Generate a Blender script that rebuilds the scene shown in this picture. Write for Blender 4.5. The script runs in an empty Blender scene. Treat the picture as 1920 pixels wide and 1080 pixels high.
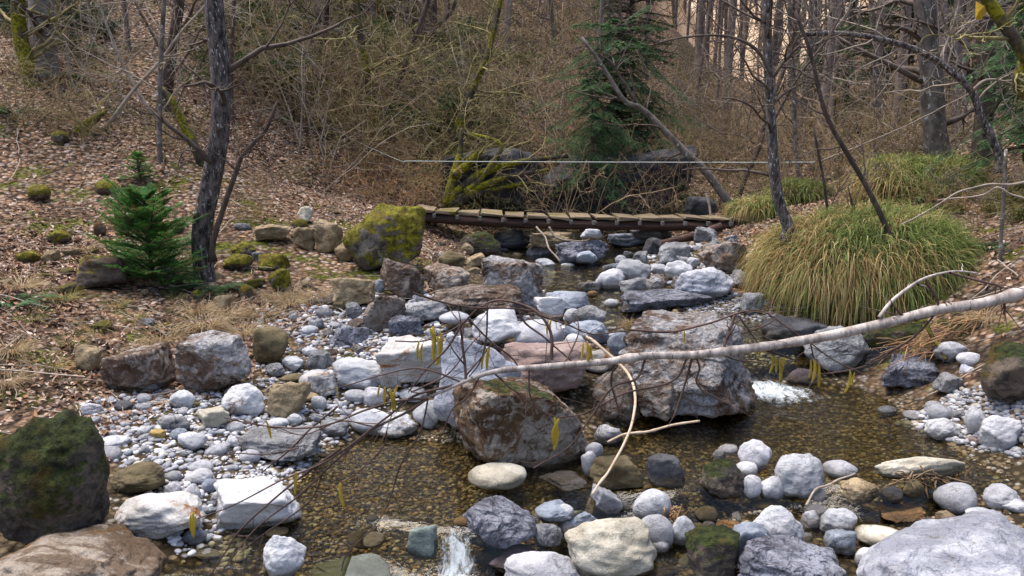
import bpy, math, random
import numpy as np
from mathutils import Vector

# ------------------------------------------------------------------ camera, sky, sun, exposure
SC = bpy.context.scene
COL = SC.collection
CAMZ = 2.3
PITCH = math.radians(10.2)
FPX = 1500.0                                  # focal length in pixels of the 1920 px wide photograph
cam_d = bpy.data.cameras.new("camera")
cam_d.sensor_width = 36.0
cam_d.lens = 36.0 * FPX / 1920.0
cam_d.clip_start = 0.05
cam_d.clip_end = 600.0
cam = bpy.data.objects.new("camera", cam_d)
COL.objects.link(cam)
cam.location = (0, 0, CAMZ)
cam.rotation_euler = (math.pi / 2 - PITCH, 0, 0)
SC.camera = cam

SUN_ELEV, SUN_AZ = math.radians(72), math.radians(-62)     # high over the valley, on the left and a little ahead
world = bpy.data.worlds.new("World")
SC.world = world
world.use_nodes = True
wn = world.node_tree
sky = wn.nodes.new("ShaderNodeTexSky")
sky.sky_type = 'NISHITA'
sky.sun_disc = False
sky.sun_elevation = SUN_ELEV
sky.sun_rotation = SUN_AZ
sky.air_density = 1.0
sky.dust_density = 3.0
bg = wn.nodes["Background"]
wn.links.new(sky.outputs[0], bg.inputs[0])
bg.inputs[1].default_value = 0.14
sun_d = bpy.data.lights.new("sun", 'SUN')
sun_d.energy = 2.6
sun_d.angle = math.radians(50)
sun_d.color = (1.0, 0.93, 0.84)
sun = bpy.data.objects.new("sun", sun_d)
COL.objects.link(sun)
_sd = Vector((math.sin(SUN_AZ) * math.cos(SUN_ELEV), math.cos(SUN_AZ) * math.cos(SUN_ELEV), math.sin(SUN_ELEV)))
sun.rotation_euler = _sd.to_track_quat('Z', 'Y').to_euler()
sun.location = (-8, 14, 24)
SC.view_settings.view_transform = 'Standard'
SC.view_settings.look = 'None'
SC.view_settings.exposure = 1.02
SC.view_settings.gamma = 1.0
SC.cycles.max_bounces = 6
SC.cycles.transparent_max_bounces = 12
SC.cycles.use_denoising = True

# ------------------------------------------------------------------ helpers
RNG = np.random.default_rng(11)
random.seed(5)
CP, SP = math.cos(PITCH), math.sin(PITCH)

def raydir(u, v):
    x = (u - 960.0) / FPX
    y = (540.0 - v) / FPX
    return np.array([x, CP + y * SP, -SP + y * CP])

def at(u, v, Y):
    """The point of the place seen at pixel (u, v) of the photograph, Y metres in front of the viewer."""
    d = raydir(u, v)
    return np.array([0, 0, CAMZ]) + d * (Y / d[1])

def proj(P):
    P = np.atleast_2d(P)
    x, y, z = P[:, 0], P[:, 1], P[:, 2] - CAMZ
    dep = y * CP - z * SP
    up = y * SP + z * CP
    dep = np.maximum(dep, 1e-3)
    return 960 + FPX * x / dep, 540 - FPX * up / dep

def sstep(a, b, x):
    t = np.clip((x - a) / (b - a), 0, 1)
    return t * t * (3 - 2 * t)

def _hash(ix, iy, iz, seed):
    h = (ix * 374761393 + iy * 668265263 + iz * 2147483647 + seed * 1274126177) & 0xFFFFFFFF
    h = ((h ^ (h >> 13)) * 1274126177) & 0xFFFFFFFF
    h = ((h ^ (h >> 16)) * 2246822519) & 0xFFFFFFFF
    return ((h ^ (h >> 15)) & 0xFFFFFF) / float(0xFFFFFF)

def vnoise(p, seed=0):
    """Value noise in -1..1 over an array of points (n, 3)."""
    p = np.asarray(p, float)
    i = np.floor(p).astype(np.int64)
    f = p - i
    f = f * f * (3 - 2 * f)
    r = 0
    for dx in (0, 1):
        wx = f[:, 0] if dx else 1 - f[:, 0]
        for dy in (0, 1):
            wy = f[:, 1] if dy else 1 - f[:, 1]
            for dz in (0, 1):
                wz = f[:, 2] if dz else 1 - f[:, 2]
                r = r + wx * wy * wz * _hash(i[:, 0] + dx, i[:, 1] + dy, i[:, 2] + dz, seed)
    return r * 2 - 1

def fbm(p, octv=4, seed=0):
    r, a = 0, 0.5
    p = np.asarray(p, float)
    for o in range(octv):
        r = r + a * vnoise(p * 2 ** o + o * 17.3, seed + o)
        a *= 0.5
    return r

def xy3(x, y, s=1.0):
    return np.stack([x * s, y * s, np.zeros_like(x)], 1)

def mesh_np(name, V, F, mat=None, col=None, smooth=True):
    """A mesh from numpy arrays: V (n,3), F (m,3) or (m,4); col: one rgb per vertex."""
    V = np.ascontiguousarray(V, np.float32)
    F = np.ascontiguousarray(F, np.int32)
    me = bpy.data.meshes.new(name)
    k = F.shape[1]
    me.vertices.add(len(V))
    me.vertices.foreach_set("co", V.ravel())
    me.loops.add(F.size)
    me.loops.foreach_set("vertex_index", F.ravel())
    me.polygons.add(len(F))
    me.polygons.foreach_set("loop_start", np.arange(0, F.size, k, dtype=np.int32))
    me.polygons.foreach_set("loop_total", np.full(len(F), k, np.int32))
    me.polygons.foreach_set("use_smooth", np.full(len(F), bool(smooth)))
    if col is not None:
        a = me.color_attributes.new("col", 'FLOAT_COLOR', 'POINT')
        c = np.ones((len(V), 4), np.float32)
        c[:, :3] = col
        a.data.foreach_set("color", c.ravel())
    me.update(calc_edges=True)
    if mat is not None:
        me.materials.append(mat)
    return me

def link(name, data, parent=None, loc=None):
    o = bpy.data.objects.new(name, data)
    COL.objects.link(o)
    if parent is not None:
        o.parent = parent
    if loc is not None:
        o.location = [float(c) for c in loc]
    return o

def tag(o, label=None, cat=None, group=None, kind=None):
    if label: o["label"] = label
    if cat: o["category"] = cat
    if group: o["group"] = group
    if kind: o["kind"] = kind
    return o

def thing(name, label, cat, loc, group=None):
    return tag(link(name, None, None, loc), label, cat, group)

def copy_tree(o, parent=None):
    c = o.copy()
    COL.objects.link(c)
    if parent is not None:
        c.parent = parent
    for ch in list(o.children):
        copy_tree(ch, c)
    return c

class MB:
    """Collects tubes and quads and builds ONE mesh."""
    def __init__(s): s.V, s.F, s.C, s.n = [], [], [], 0
    def add(s, V, F, c=None):
        V = np.asarray(V, float)
        s.V.append(V); s.F.append(np.asarray(F, int) + s.n); s.n += len(V)
        if c is not None:
            s.C.append(np.broadcast_to(np.asarray(c, float), (len(V), 3)))
    def tube(s, P, R, k=5, c=None, rough=0.0, seed=0, fq=6.0):
        V, F = tube(P, R, k, rough, seed, fq)
        s.add(V, F, c)
    def mesh(s, name, mat, smooth=True):
        return mesh_np(name, np.concatenate(s.V), np.concatenate(s.F), mat, np.concatenate(s.C) if s.C else None, smooth)
    def build(s, name, mat, parent=None, loc=None, smooth=True):
        return link(name, s.mesh(name, mat, smooth), parent, loc)

def tube(P, R, k=5, rough=0.0, seed=0, fq=6.0):
    P = np.asarray(P, float)
    n = len(P)
    R = np.broadcast_to(np.asarray(R, float), (n,))
    T = np.gradient(P, axis=0)
    T /= np.maximum(np.linalg.norm(T, axis=1, keepdims=True), 1e-9)
    m = P[-1] - P[0]
    ref = np.eye(3)[np.argmin(np.abs(m))]
    A = np.cross(T, ref)
    A /= np.maximum(np.linalg.norm(A, axis=1, keepdims=True), 1e-9)
    B = np.cross(T, A)
    th = np.arange(k) * 2 * math.pi / k
    rad = R[:, None, None] * (np.cos(th)[None, :, None] * A[:, None] + np.sin(th)[None, :, None] * B[:, None])
    V = (P[:, None] + rad).reshape(-1, 3)
    if rough:
        w = fbm(V * np.array([fq, fq, fq * .35]), 3, seed)
        V = V + rad.reshape(-1, 3) * (w * rough)[:, None]
    i = np.arange(n - 1)[:, None] * k
    j = np.arange(k)[None]
    j2 = (j + 1) % k
    F = np.stack([i + j, i + j2, i + k + j2, i + k + j], -1).reshape(-1, 4)
    V = np.concatenate([V, P[:1], P[-1:]])
    a, b = n * k, n * k + 1
    jj = np.arange(k); jn = (jj + 1) % k
    caps = np.concatenate([np.stack([jn, jj, np.full(k, a), np.full(k, a)], 1),
                           np.stack([(n - 1) * k + jj, (n - 1) * k + jn, np.full(k, b), np.full(k, b)], 1)])
    # cap triangles as degenerate-free quads: fold the centre in by pairs when k is even
    if k % 2 == 0:
        q = []
        for t in range(0, k, 2):
            q.append([(t + 2) % k, t + 1, t, a])
            q.append([(n - 1) * k + t, (n - 1) * k + t + 1, (n - 1) * k + (t + 2) % k, b])
        F = np.concatenate([F, np.array(q)])
    else:
        V = V[:-2]
    return V, F

def smooth_path(P, n):
    """Catmull-Rom through points, n samples."""
    P = np.asarray(P, float)
    Q = np.concatenate([[2 * P[0] - P[1]], P, [2 * P[-1] - P[-2]]])
    t = np.linspace(0, len(P) - 1 - 1e-6, n)
    i = t.astype(int); f = (t - i)[:, None]
    a, b, c, d = Q[i], Q[i + 1], Q[i + 2], Q[i + 3]
    return .5 * (2 * b + (c - a) * f + (2 * a - 5 * b + 4 * c - d) * f ** 2 + (3 * b - a - 3 * c + d) * f ** 3)

# ------------------------------------------------------------------ materials
class NT:
    def __init__(s, name):
        s.m = bpy.data.materials.new(name)
        s.m.use_nodes = True
        s.t = s.m.node_tree
        s.bsdf = s.t.nodes["Principled BSDF"]
        s.out = s.t.nodes["Material Output"]
    def n(s, typ, **kw):
        nd = s.t.nodes.new(typ)
        for k, v in kw.items():
            if k.startswith("i_"):
                nd.inputs[k[2:]].default_value = v
            else:
                setattr(nd, k, v)
        return nd
    def l(s, a, b): s.t.links.new(a, b)
    def noise(s, vec, scale, detail=4, rough=.55, dist=0.0):
        nd = s.n("ShaderNodeTexNoise", i_Scale=scale, i_Detail=detail, i_Roughness=rough, i_Distortion=dist)
        s.l(vec, nd.inputs["Vector"])
        return nd.outputs["Fac"]
    def vor(s, vec, scale, feat='DISTANCE_TO_EDGE', out="Distance"):
        nd = s.n("ShaderNodeTexVoronoi", feature=feat, i_Scale=scale)
        s.l(vec, nd.inputs["Vector"])
        return nd.outputs[out]
    def ramp(s, fac, a, b):
        nd = s.n("ShaderNodeMapRange", interpolation_type='SMOOTHSTEP')
        nd.inputs["From Min"].default_value = a
        nd.inputs["From Max"].default_value = b
        s.l(fac, nd.inputs["Value"])
        return nd.outputs["Result"]
    def math(s, op, a, b=None):
        nd = s.n("ShaderNodeMath", operation=op)
        for i, x in enumerate((a, b)):
            if x is None: continue
            if isinstance(x, (int, float)): nd.inputs[i].default_value = x
            else: s.l(x, nd.inputs[i])
        return nd.outputs[0]
    def mix(s, fac, a, b, mode='MIX'):
        nd = s.n("ShaderNodeMix", data_type='RGBA', blend_type=mode)
        for sock, x in ((nd.inputs[0], fac), (nd.inputs[6], a), (nd.inputs[7], b)):
            if isinstance(x, (int, float)): sock.default_value = x
            elif isinstance(x, tuple): sock.default_value = (*x, 1.0)
            else: s.l(x, sock)
        return nd.outputs[2]
    def scaled(s, vec, sx, sy, sz):
        nd = s.n("ShaderNodeMapping")
        nd.inputs["Scale"].default_value = (sx, sy, sz)
        s.l(vec, nd.inputs["Vector"])
        return nd.outputs[0]
    def bump(s, h, strength, dist=.02, prev=None):
        nd = s.n("ShaderNodeBump", i_Strength=strength, i_Distance=dist)
        s.l(h, nd.inputs["Height"])
        if prev is not None: s.l(prev, nd.inputs["Normal"])
        return nd.outputs[0]
    def shifted(s, amount=40.0):
        """Object coordinates, shifted per object so that copies differ."""
        tc = s.n("ShaderNodeTexCoord"); oi = s.n("ShaderNodeObjectInfo")
        mul = s.math('MULTIPLY', oi.outputs["Random"], amount)
        va = s.n("ShaderNodeVectorMath", operation='ADD')
        s.l(tc.outputs["Object"], va.inputs[0]); s.l(mul, va.inputs[1])
        return va.outputs[0], oi.outputs["Random"]

def rock_mat(name, c1, c2, stain=None, st=(.55, .68), moss=None, mo=(.45, .6), crack=.5, strata=0.0, speck=.35, lichen=None, bump=.6, chip=0.0):
    """Limestone and its kin: two tones, pits, cracks, stains, moss on what faces up, a wet foot."""
    t = NT(name)
    vec, rnd = t.shifted()
    geo = t.n("ShaderNodeNewGeometry")
    big = t.noise(vec, 3.5, 5, .6, .4)
    fine = t.noise(vec, 21, 6, .72, .3)
    grit = t.noise(vec, 105, 4, .75)
    base = t.mix(t.ramp(t.math('ADD', t.math('MULTIPLY', big, .72), t.math('MULTIPLY', fine, .28)), .42, .58), c2, c1)
    base = t.mix(t.ramp(fine, .42, .72), base, t.mix(.55, base, c2))
    if strata:
        mp = t.n("ShaderNodeMapping")
        mp.inputs["Rotation"].default_value = (.5, .35, .6); mp.inputs["Scale"].default_value = (1.1, 5.5, 7.5)
        t.l(vec, mp.inputs["Vector"])
        sf = t.noise(mp.outputs[0], 1.9, 7, .68, .6)
        base = t.mix(t.math('MULTIPLY', t.ramp(sf, .47, .56), strata), base, c2)
        base = t.mix(t.math('MULTIPLY', t.ramp(sf, .43, .36), strata * .6), base, t.mix(.5, c1, (.75, .73, .70)))
    base = t.mix(t.math('MULTIPLY', t.ramp(grit, .52, .66), speck), base, t.mix(.72, base, (.035, .03, .03)))
    if lichen:
        ln_ = t.math('ADD', t.math('MULTIPLY', t.noise(vec, 11, 5, .75, .6), .7), t.math('MULTIPLY', t.noise(vec, 2.4, 3), .3))
        base = t.mix(t.math('MULTIPLY', t.ramp(ln_, .47, .55), .85), base, lichen)
    # cracks
    wob = t.n("ShaderNodeVectorMath", operation='ADD')
    nz = t.n("ShaderNodeTexNoise", i_Scale=2.6, i_Detail=6.0)
    t.l(vec, nz.inputs["Vector"]); t.l(vec, wob.inputs[0]); t.l(nz.outputs["Color"], wob.inputs[1])
    ck = t.vor(wob.outputs[0], 2.1)
    crk = t.math('MULTIPLY', t.ramp(ck, .022, .003), t.math('MULTIPLY', t.ramp(t.noise(vec, 2.2, 2), .5, .66), crack))
    base = t.mix(crk, base, t.mix(.8, base, (.02, .018, .018)))
    vz = t.vor(wob.outputs[0], 6.5)
    vn_ = t.math('MULTIPLY', t.ramp(vz, .035, .004), t.math('MULTIPLY', t.ramp(t.noise(vec, 4.1, 3), .48, .58), crack * .9))
    base = t.mix(vn_, base, t.mix(.75, base, (.02, .016, .014)))
    if stain:
        sn = t.math('ADD', t.math('MULTIPLY', t.noise(vec, 2.6, 9, .74, .5), .86), t.math('MULTIPLY', grit, .14))
        base = t.mix(t.ramp(sn, *st), base, t.mix(t.ramp(fine, .35, .65), stain, tuple(c * .45 for c in stain)))
    # each stone its own tone
    hs = t.n("ShaderNodeHueSaturation", i_Saturation=1.0)
    t.l(t.math('ADD', t.math('MULTIPLY', rnd, .4), .8), hs.inputs["Value"]); t.l(base, hs.inputs["Color"])
    base = hs.outputs[0]
    # wet foot along the water line (level given by each object)
    at_ = t.n("ShaderNodeAttribute", attribute_type='OBJECT', attribute_name="wet_level")
    sep = t.n("ShaderNodeSeparateXYZ"); t.l(geo.outputs["Position"], sep.inputs[0])
    hgt = t.math('SUBTRACT', sep.outputs[2], at_.outputs["Fac"])
    hgt = t.math('ADD', hgt, t.math('MULTIPLY', t.math('SUBTRACT', big, .5), .12))
    wetf = t.ramp(hgt, .075, .03)
    base = t.mix(t.math('MULTIPLY', wetf, 1.0), base, t.mix(.62, base, (.05, .035, .015)))
    rough = t.n("ShaderNodeMix", data_type='FLOAT')
    t.l(wetf, rough.inputs[0]); rough.inputs[2].default_value = .82; rough.inputs[3].default_value = .25
    if moss:
        nsep = t.n("ShaderNodeSeparateXYZ"); t.l(geo.outputs["Normal"], nsep.inputs[0])
        mn = t.math('ADD', t.noise(vec, 3.2, 5, .65), t.math('MULTIPLY', nsep.outputs[2], .22))
        mfac = t.ramp(mn, *mo)
        mcol = t.mix(t.ramp(t.noise(vec, 24, 4, .7), .38, .62), tuple(c * .28 for c in moss), moss)
        mcol = t.mix(t.ramp(t.noise(vec, 6, 3), .5, .7), mcol, t.mix(.5, mcol, (.16, .075, .012)))
        base = t.mix(mfac, base, mcol)
    t.l(base, t.bsdf.inputs["Base Color"])
    t.l(rough.outputs[0], t.bsdf.inputs["Roughness"])
    t.bsdf.inputs["Specular IOR Level"].default_value = .3
    b = t.bump(t.math('ADD', fine, t.math('MULTIPLY', grit, .4)), bump, .06)
    if chip:
        b = t.bump(t.vor(wob.outputs[0], 3.6, 'F1'), chip, .16, b)
        b = t.bump(t.vor(wob.outputs[0], 10.0, 'F1'), chip, .05, b)
    b = t.bump(t.math('SUBTRACT', 1.0, crk), .5, .02, b)
    t.l(b, t.bsdf.inputs["Normal"])
    return t.m

MOSSY = (.29, .26, .014)
MOSSD = (.055, .075, .012)
RM = {
 'white': rock_mat("white_limestone", (.62, .625, .65), (.38, .385, .41), (.24, .18, .12), (.59, .70)),
 'cream': rock_mat("cream_limestone", (.66, .62, .52), (.42, .38, .30), (.22, .15, .08), (.64, .74)),
 'lav': rock_mat("lavender_grey_stone", (.52, .515, .54), (.32, .32, .345), (.16, .13, .12), (.62, .74)),
 'blue': rock_mat("blue_grey_stone", (.37, .41, .48), (.20, .225, .27), None, crack=.7),
 'grey': rock_mat("grey_stone", (.36, .36, .37), (.17, .17, .18), (.14, .10, .07), (.6, .72), crack=.7, chip=.5),
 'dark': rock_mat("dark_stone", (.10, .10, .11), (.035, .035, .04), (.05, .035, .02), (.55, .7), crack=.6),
 'purple': rock_mat("dark_purple_stone", (.15, .115, .125), (.06, .045, .05), None),
 'tan': rock_mat("tan_stone", (.40, .31, .19), (.23, .17, .10), (.12, .075, .03), (.6, .72), chip=.4),
 'yellow': rock_mat("yellow_stone", (.50, .34, .10), (.38, .26, .09), None),
 'orange': rock_mat("orange_stone", (.36, .19, .07), (.20, .10, .04), (.08, .04, .02), (.58, .7)),
 'olive': rock_mat("olive_stone", (.19, .15, .08), (.09, .07, .035), None),
 'brown': rock_mat("brown_weathered_limestone", (.27, .185, .135), (.115, .07, .045), (.46, .41, .38), (.58, .68), speck=.6, bump=.9, lichen=(.40, .35, .31), chip=.7),
 'pink': rock_mat("pinkish_stone", (.38, .28, .25), (.27, .19, .17), None, strata=.6),
 'block': rock_mat("rusty_brown_block", (.25, .155, .085), (.10, .05, .025), (.50, .44, .38), (.58, .68), MOSSD, (.66, .76), speck=.6, bump=.9, lichen=(.46, .40, .34), chip=.7),
 'snow': rock_mat("white_rock_with_brown_patches", (.68, .68, .70), (.48, .48, .50), (.17, .10, .055), (.56, .63), speck=.2),
 'rust': rock_mat("white_rock_with_rusty_patches", (.55, .54, .53), (.36, .34, .32), (.30, .12, .03), (.52, .60)),
 'frost': rock_mat("brown_boulder_with_white_crust", (.23, .15, .105), (.085, .05, .033), (.58, .56, .57), (.46, .54), bump=1.0, lichen=(.42, .37, .34), crack=.8, chip=.8),
 'strata': rock_mat("streaked_tan_boulder", (.62, .52, .42), (.22, .145, .09), (.34, .17, .03), (.52, .62), strata=.85, bump=.9, chip=.4),
 'slab': rock_mat("pale_lilac_streaked_boulder", (.54, .55, .61), (.28, .29, .34), (.22, .15, .06), (.56, .64), strata=.55, speck=.3, chip=.35),
 'teal': rock_mat("greenish_wet_slab", (.36, .42, .38), (.20, .25, .23), None, strata=.4),
 'mossy': rock_mat("yellow_mossy_rock", (.20, .155, .115), (.07, .052, .038), None, moss=MOSSY, mo=(.42, .51), bump=1.0, lichen=(.33, .28, .23)),
 'mossd': rock_mat("dark_mossy_rock", (.15, .125, .105), (.05, .042, .035), (.30, .24, .20), (.60, .7), MOSSD, (.50, .62), bump=1.0, lichen=(.22, .17, .13)),
 'rmoss': rock_mat("orange_mossy_rock", (.19, .15, .12), (.08, .06, .05), (.20, .085, .012), (.46, .58), MOSSY, (.64, .72), bump=.9),
 'conglo': rock_mat("grey_conglomerate", (.29, .30, .36), (.10, .10, .125), (.36, .36, .40), (.58, .64), crack=.8, chip=.9),
}

def plain_mat(name, c1, c2, scale=20, rough=.85, bump=.3, stretch=(1, 1, 1), fleck=None, fl=(.62, .68), moss=None, mo=(.5, .62), vary=.35, spec=.25):
    t = NT(name)
    vec, rnd = t.shifted()
    sv = t.scaled(vec, *stretch)
    n1 = t.noise(sv, scale, 5, .65)
    base = t.mix(t.ramp(n1, .35, .65), c2, c1)
    if fleck:
        base = t.mix(t.ramp(t.noise(sv, scale * 1.9, 3, .6), *fl), base, fleck)
    if moss:
        mf = t.ramp(t.noise(vec, 2.3, 5, .65), *mo)
        base = t.mix(mf, base, t.mix(t.ramp(t.noise(vec, 30, 3), .4, .6), tuple(c * .35 for c in moss), moss))
    hs = t.n("ShaderNodeHueSaturation")
    t.l(t.math('ADD', t.math('MULTIPLY', rnd, vary), 1 - vary / 2), hs.inputs["Value"]); t.l(base, hs.inputs["Color"])
    t.l(hs.outputs[0], t.bsdf.inputs["Base Color"])
    t.bsdf.inputs["Roughness"].default_value = rough
    t.bsdf.inputs["Specular IOR Level"].default_value = spec
    if bump:
        t.l(t.bump(n1, bump, .02), t.bsdf.inputs["Normal"])
    return t.m

def leaf_mat(name, rough=.75, trans=.0, spec=.2):
    """Colour from the mesh's own per-leaf colours."""
    t = NT(name)
    a = t.n("ShaderNodeAttribute", attribute_name="col")
    oi = t.n("ShaderNodeObjectInfo")
    hs = t.n("ShaderNodeHueSaturation")
    t.l(t.math('ADD', t.math('MULTIPLY', oi.outputs["Random"], .35), .82), hs.inputs["Value"])
    t.l(a.outputs["Color"], hs.inputs["Color"])
    t.l(hs.outputs[0], t.bsdf.inputs["Base Color"])
    t.bsdf.inputs["Roughness"].default_value = rough
    t.bsdf.inputs["Specular IOR Level"].default_value = spec
    if trans:
        tr = t.n("ShaderNodeBsdfTranslucent"); mx = t.n("ShaderNodeMixShader")
        mx.inputs[0].default_value = trans
        t.l(hs.outputs[0], tr.inputs[0]); t.l(t.bsdf.outputs[0], mx.inputs[1]); t.l(tr.outputs[0], mx.inputs[2])
        t.l(mx.outputs[0], t.out.inputs[0])
    return t.m

M_BARKD = plain_mat("dark_scaly_bark", (.15, .125, .115), (.022, .018, .018), 15, .9, 1.0, (1.8, 1.8, .6), (.42, .40, .39), (.60, .66), MOSSD, (.66, .76))
M_BARKG = plain_mat("smooth_grey_bark", (.24, .22, .20), (.13, .115, .105), 9, .85, .3, (1, 1, 1.6), (.36, .35, .33), (.64, .7))
M_BARKB = plain_mat("brown_bark", (.115, .08, .065), (.05, .035, .03), 12, .9, .6, (1.5, 1.5, .4), (.2, .17, .15), (.66, .72))
M_BARKL = plain_mat("lichen_pale_bark", (.19, .16, .14), (.08, .065, .055), 8, .9, .6, (1, 1, .7), (.40, .38, .35), (.60, .68), (.10, .10, .02), (.62, .72))
M_BARKM = plain_mat("mossy_bark", (.09, .07, .05), (.035, .028, .02), 12, .95, .7, (1, 1, .6), None, moss=(.21, .19, .012), mo=(.43, .55))
M_FAR = plain_mat("greyish_brown_far_bark", (.23, .18, .155), (.12, .095, .085), 6, .95, .2, (1, 1, .3), (.25, .22, .2), (.64, .72), vary=.7)
M_TWIG = plain_mat("brown_twig_bark", (.36, .255, .155), (.18, .12, .07), 9, .85, 0, vary=.6)
M_TWIGD = plain_mat("dark_branch_bark", (.13, .098, .08), (.06, .045, .038), 9, .85, 0, vary=.4)
M_TWIGG = plain_mat("olive_grey_twig_bark", (.33, .28, .12), (.17, .14, .06), 9, .85, 0, vary=.5)
M_TWIGR = plain_mat("rusty_twig_bark", (.33, .20, .10), (.17, .095, .05), 9, .85, 0, vary=.5)
M_TWIGP = plain_mat("pale_dry_twig", (.36, .30, .245), (.22, .18, .14), 14, .8, 0, vary=.4)
M_LEAF = leaf_mat("dry_leaf_litter", .7)
M_GRASS = leaf_mat("grass_blades", .6, .3)
M_NEEDLE = leaf_mat("conifer_needles", .55, .35, .3)
# ------------------------------------------------------------------ terrain: a thin-plate surface through surveyed heights
CTRL = []
for y, row in {
    -2: [(-8, 1.6), (-3, .9), (0, .75), (3, .9), (8, 1.6)],
    1.5: [(-6, 1.2), (-3, .65), (-1, .25), (0, .2), (1.5, .35), (3, .6), (6, 1.4)],
    3: [(-5, .95), (-3, .42), (-2, .3), (-1, .02), (0, -.12), (1.5, .1), (3, .35), (5, 1.0)],
    3.8: [(-3.4, .5), (-2.4, .42), (-1.6, .25), (-.9, -.08), (-.3, -.16), (.3, -.02), (.9, .04), (1.8, .14), (3, .33), (4.5, .95)],
    4.6: [(-4.5, .85), (-3.2, .55), (-2.4, .42), (-1.85, .35), (-1.4, .26), (-.9, .10), (-.3, .06), (.3, .14), (.9, .16), (1.5, .14), (2.3, .14), (3, .25), (3.6, .55), (5, 1.2)],
    5.3: [(-4.2, .82), (-2.6, .45), (-1.7, .38), (-1.15, .15), (-.5, .2), (0, .3), (.7, .2), (1.3, .12), (2, .10), (2.7, .18), (3.2, .42), (3.6, .8), (4.2, 1.1)],
    6.2: [(-4.5, .98), (-3, .62), (-2, .52), (-1, .55), (0, .58), (.9, .5), (1.5, .25), (2.1, .2), (2.7, .2), (3.15, .32), (3.8, .8), (4.6, 1.2)],
    7.2: [(-5, 1.15), (-3.5, .88), (-2.2, .7), (-1, .74), (0, .72), (.7, .58), (1.4, .5), (2.1, .46), (2.8, .46), (3.4, .6), (4.2, 1.0), (5, 1.4)],
    8.5: [(-5.5, 1.45), (-3.2, 1.08), (-2, .88), (-1, .82), (-.2, .72), (.5, .52), (1.2, .5), (1.9, .62), (2.8, .75), (4.5, 1.2), (6, 1.6)],
    10: [(-6.4, 2.0), (-4.2, 1.55), (-2.6, 1.3), (-1.5, 1.05), (-.6, .8), (.3, .56), (1.2, .56), (2.0, .8), (3.5, 1.1), (5, 1.3), (7, 1.8)],
    12: [(-7.4, 3.3), (-5.2, 2.5), (-3, 1.68), (-1.9, 1.35), (-1.0, .9), (.3, .66), (1.7, .66), (2.8, .95), (4, 1.3), (6, 1.7), (8, 2.3)],
}.items():
    CTRL += [(x, y, z) for x, z in row]
for u, v, Y in [(300, 300, 11.0), (300, 200, 12.8), (300, 100, 14.6), (300, 0, 16.6), (0, 100, 13.5), (0, 0, 15.8), (600, 380, 12.4), (600, 280, 13.8), (600, 200, 15.2),
                (600, 0, 19.5), (800, 385, 13.2), (800, 300, 14.4), (800, 115, 17.8), (800, 0, 20.5), (1000, 390, 14), (1000, 290, 15.0),
                (1000, 150, 18.5), (1000, 0, 23), (1200, 390, 14.5), (1200, 310, 16), (1200, 150, 22), (1200, 0, 31), (1290, 350, 17),
                (1290, 300, 24), (1290, 200, 40), (1290, 100, 52), (1290, 0, 66), (1290, -150, 84), (1400, 340, 17), (1400, 300, 24), (1400, 200, 38), (1400, 0, 62),
                (1550, 350, 15), (1550, 280, 20), (1550, 200, 27), (1550, 100, 38), (1550, 0, 50), (1750, 350, 13), (1750, 300, 15),
                (1750, 220, 19), (1750, 100, 27), (1750, 0, 34), (1910, 400, 9.5), (1910, 330, 12), (1910, 200, 17), (1910, 0, 25),
                (-200, 100, 12.8), (-300, 0, 15.5), (2150, 200, 14), (2200, 0, 24), (300, -200, 20.5), (800, -200, 26), (1200, -200, 42), (1600, -200, 64), (1900, -200, 36)]:
    CTRL.append(tuple(at(u, v, Y)))
CTRL = np.array(CTRL)

def _tps_fit(P, lam=.002):
    n = len(P)
    d2 = ((P[:, None, :2] - P[None, :, :2]) ** 2).sum(-1)
    K = np.where(d2 > 0, .5 * d2 * np.log(np.maximum(d2, 1e-12)), 0) + np.eye(n) * lam * n
    Q = np.concatenate([np.ones((n, 1)), P[:, :2]], 1)
    A = np.zeros((n + 3, n + 3))
    A[:n, :n] = K; A[:n, n:] = Q; A[n:, :n] = Q.T
    return np.linalg.solve(A, np.concatenate([P[:, 2], np.zeros(3)]))
_W = _tps_fit(CTRL)

def terrain(x, y):
    x = np.atleast_1d(np.asarray(x, float)); y = np.atleast_1d(np.asarray(y, float))
    out = np.empty(len(x))
    n = len(CTRL)
    for s in range(0, len(x), 20000):
        X, Yy = x[s:s + 20000], y[s:s + 20000]
        d2 = (X[:, None] - CTRL[None, :, 0]) ** 2 + (Yy[:, None] - CTRL[None, :, 1]) ** 2
        out[s:s + 20000] = (.5 * d2 * np.log(np.maximum(d2, 1e-12))) @ _W[:n] + _W[n] + _W[n + 1] * X + _W[n + 2] * Yy
    far = sstep(9, 22, y) + sstep(3, 6, np.abs(x - .5)) * .5
    out += (.03 + .10 * np.clip(far, 0, 1)) * fbm(xy3(x, y, .9), 3, 3) * 1.4 + .02 * fbm(xy3(x, y, 4.0), 3, 9)
    out += .5 * sstep(16, 40, y) * fbm(xy3(x, y, .15), 3, 5)
    return out

def water_level(x, y):
    x = np.asarray(x, float); y = np.asarray(y, float)
    pool = .24 + .05 * sstep(.55, 1.1, x)
    low = .02 + .11 * sstep(.35, .8, x) + .03 * sstep(1.2, 2.2, x)
    low = low + (pool - low) * sstep(-.70, -.84, x)
    yf = 4.05 + .42 * sstep(.2, .7, x) + .08 * np.sin(x * 5)
    z = low + (pool - low) * sstep(yf - .10, yf + .10, y)
    up = .58 + .10 * sstep(8, 12, y) + .1 * sstep(12, 16, y)
    yu = 6.72 + .1 * np.sin(x * 3)
    return z + (up - z) * sstep(yu - .16, yu + .16, y)

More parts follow.
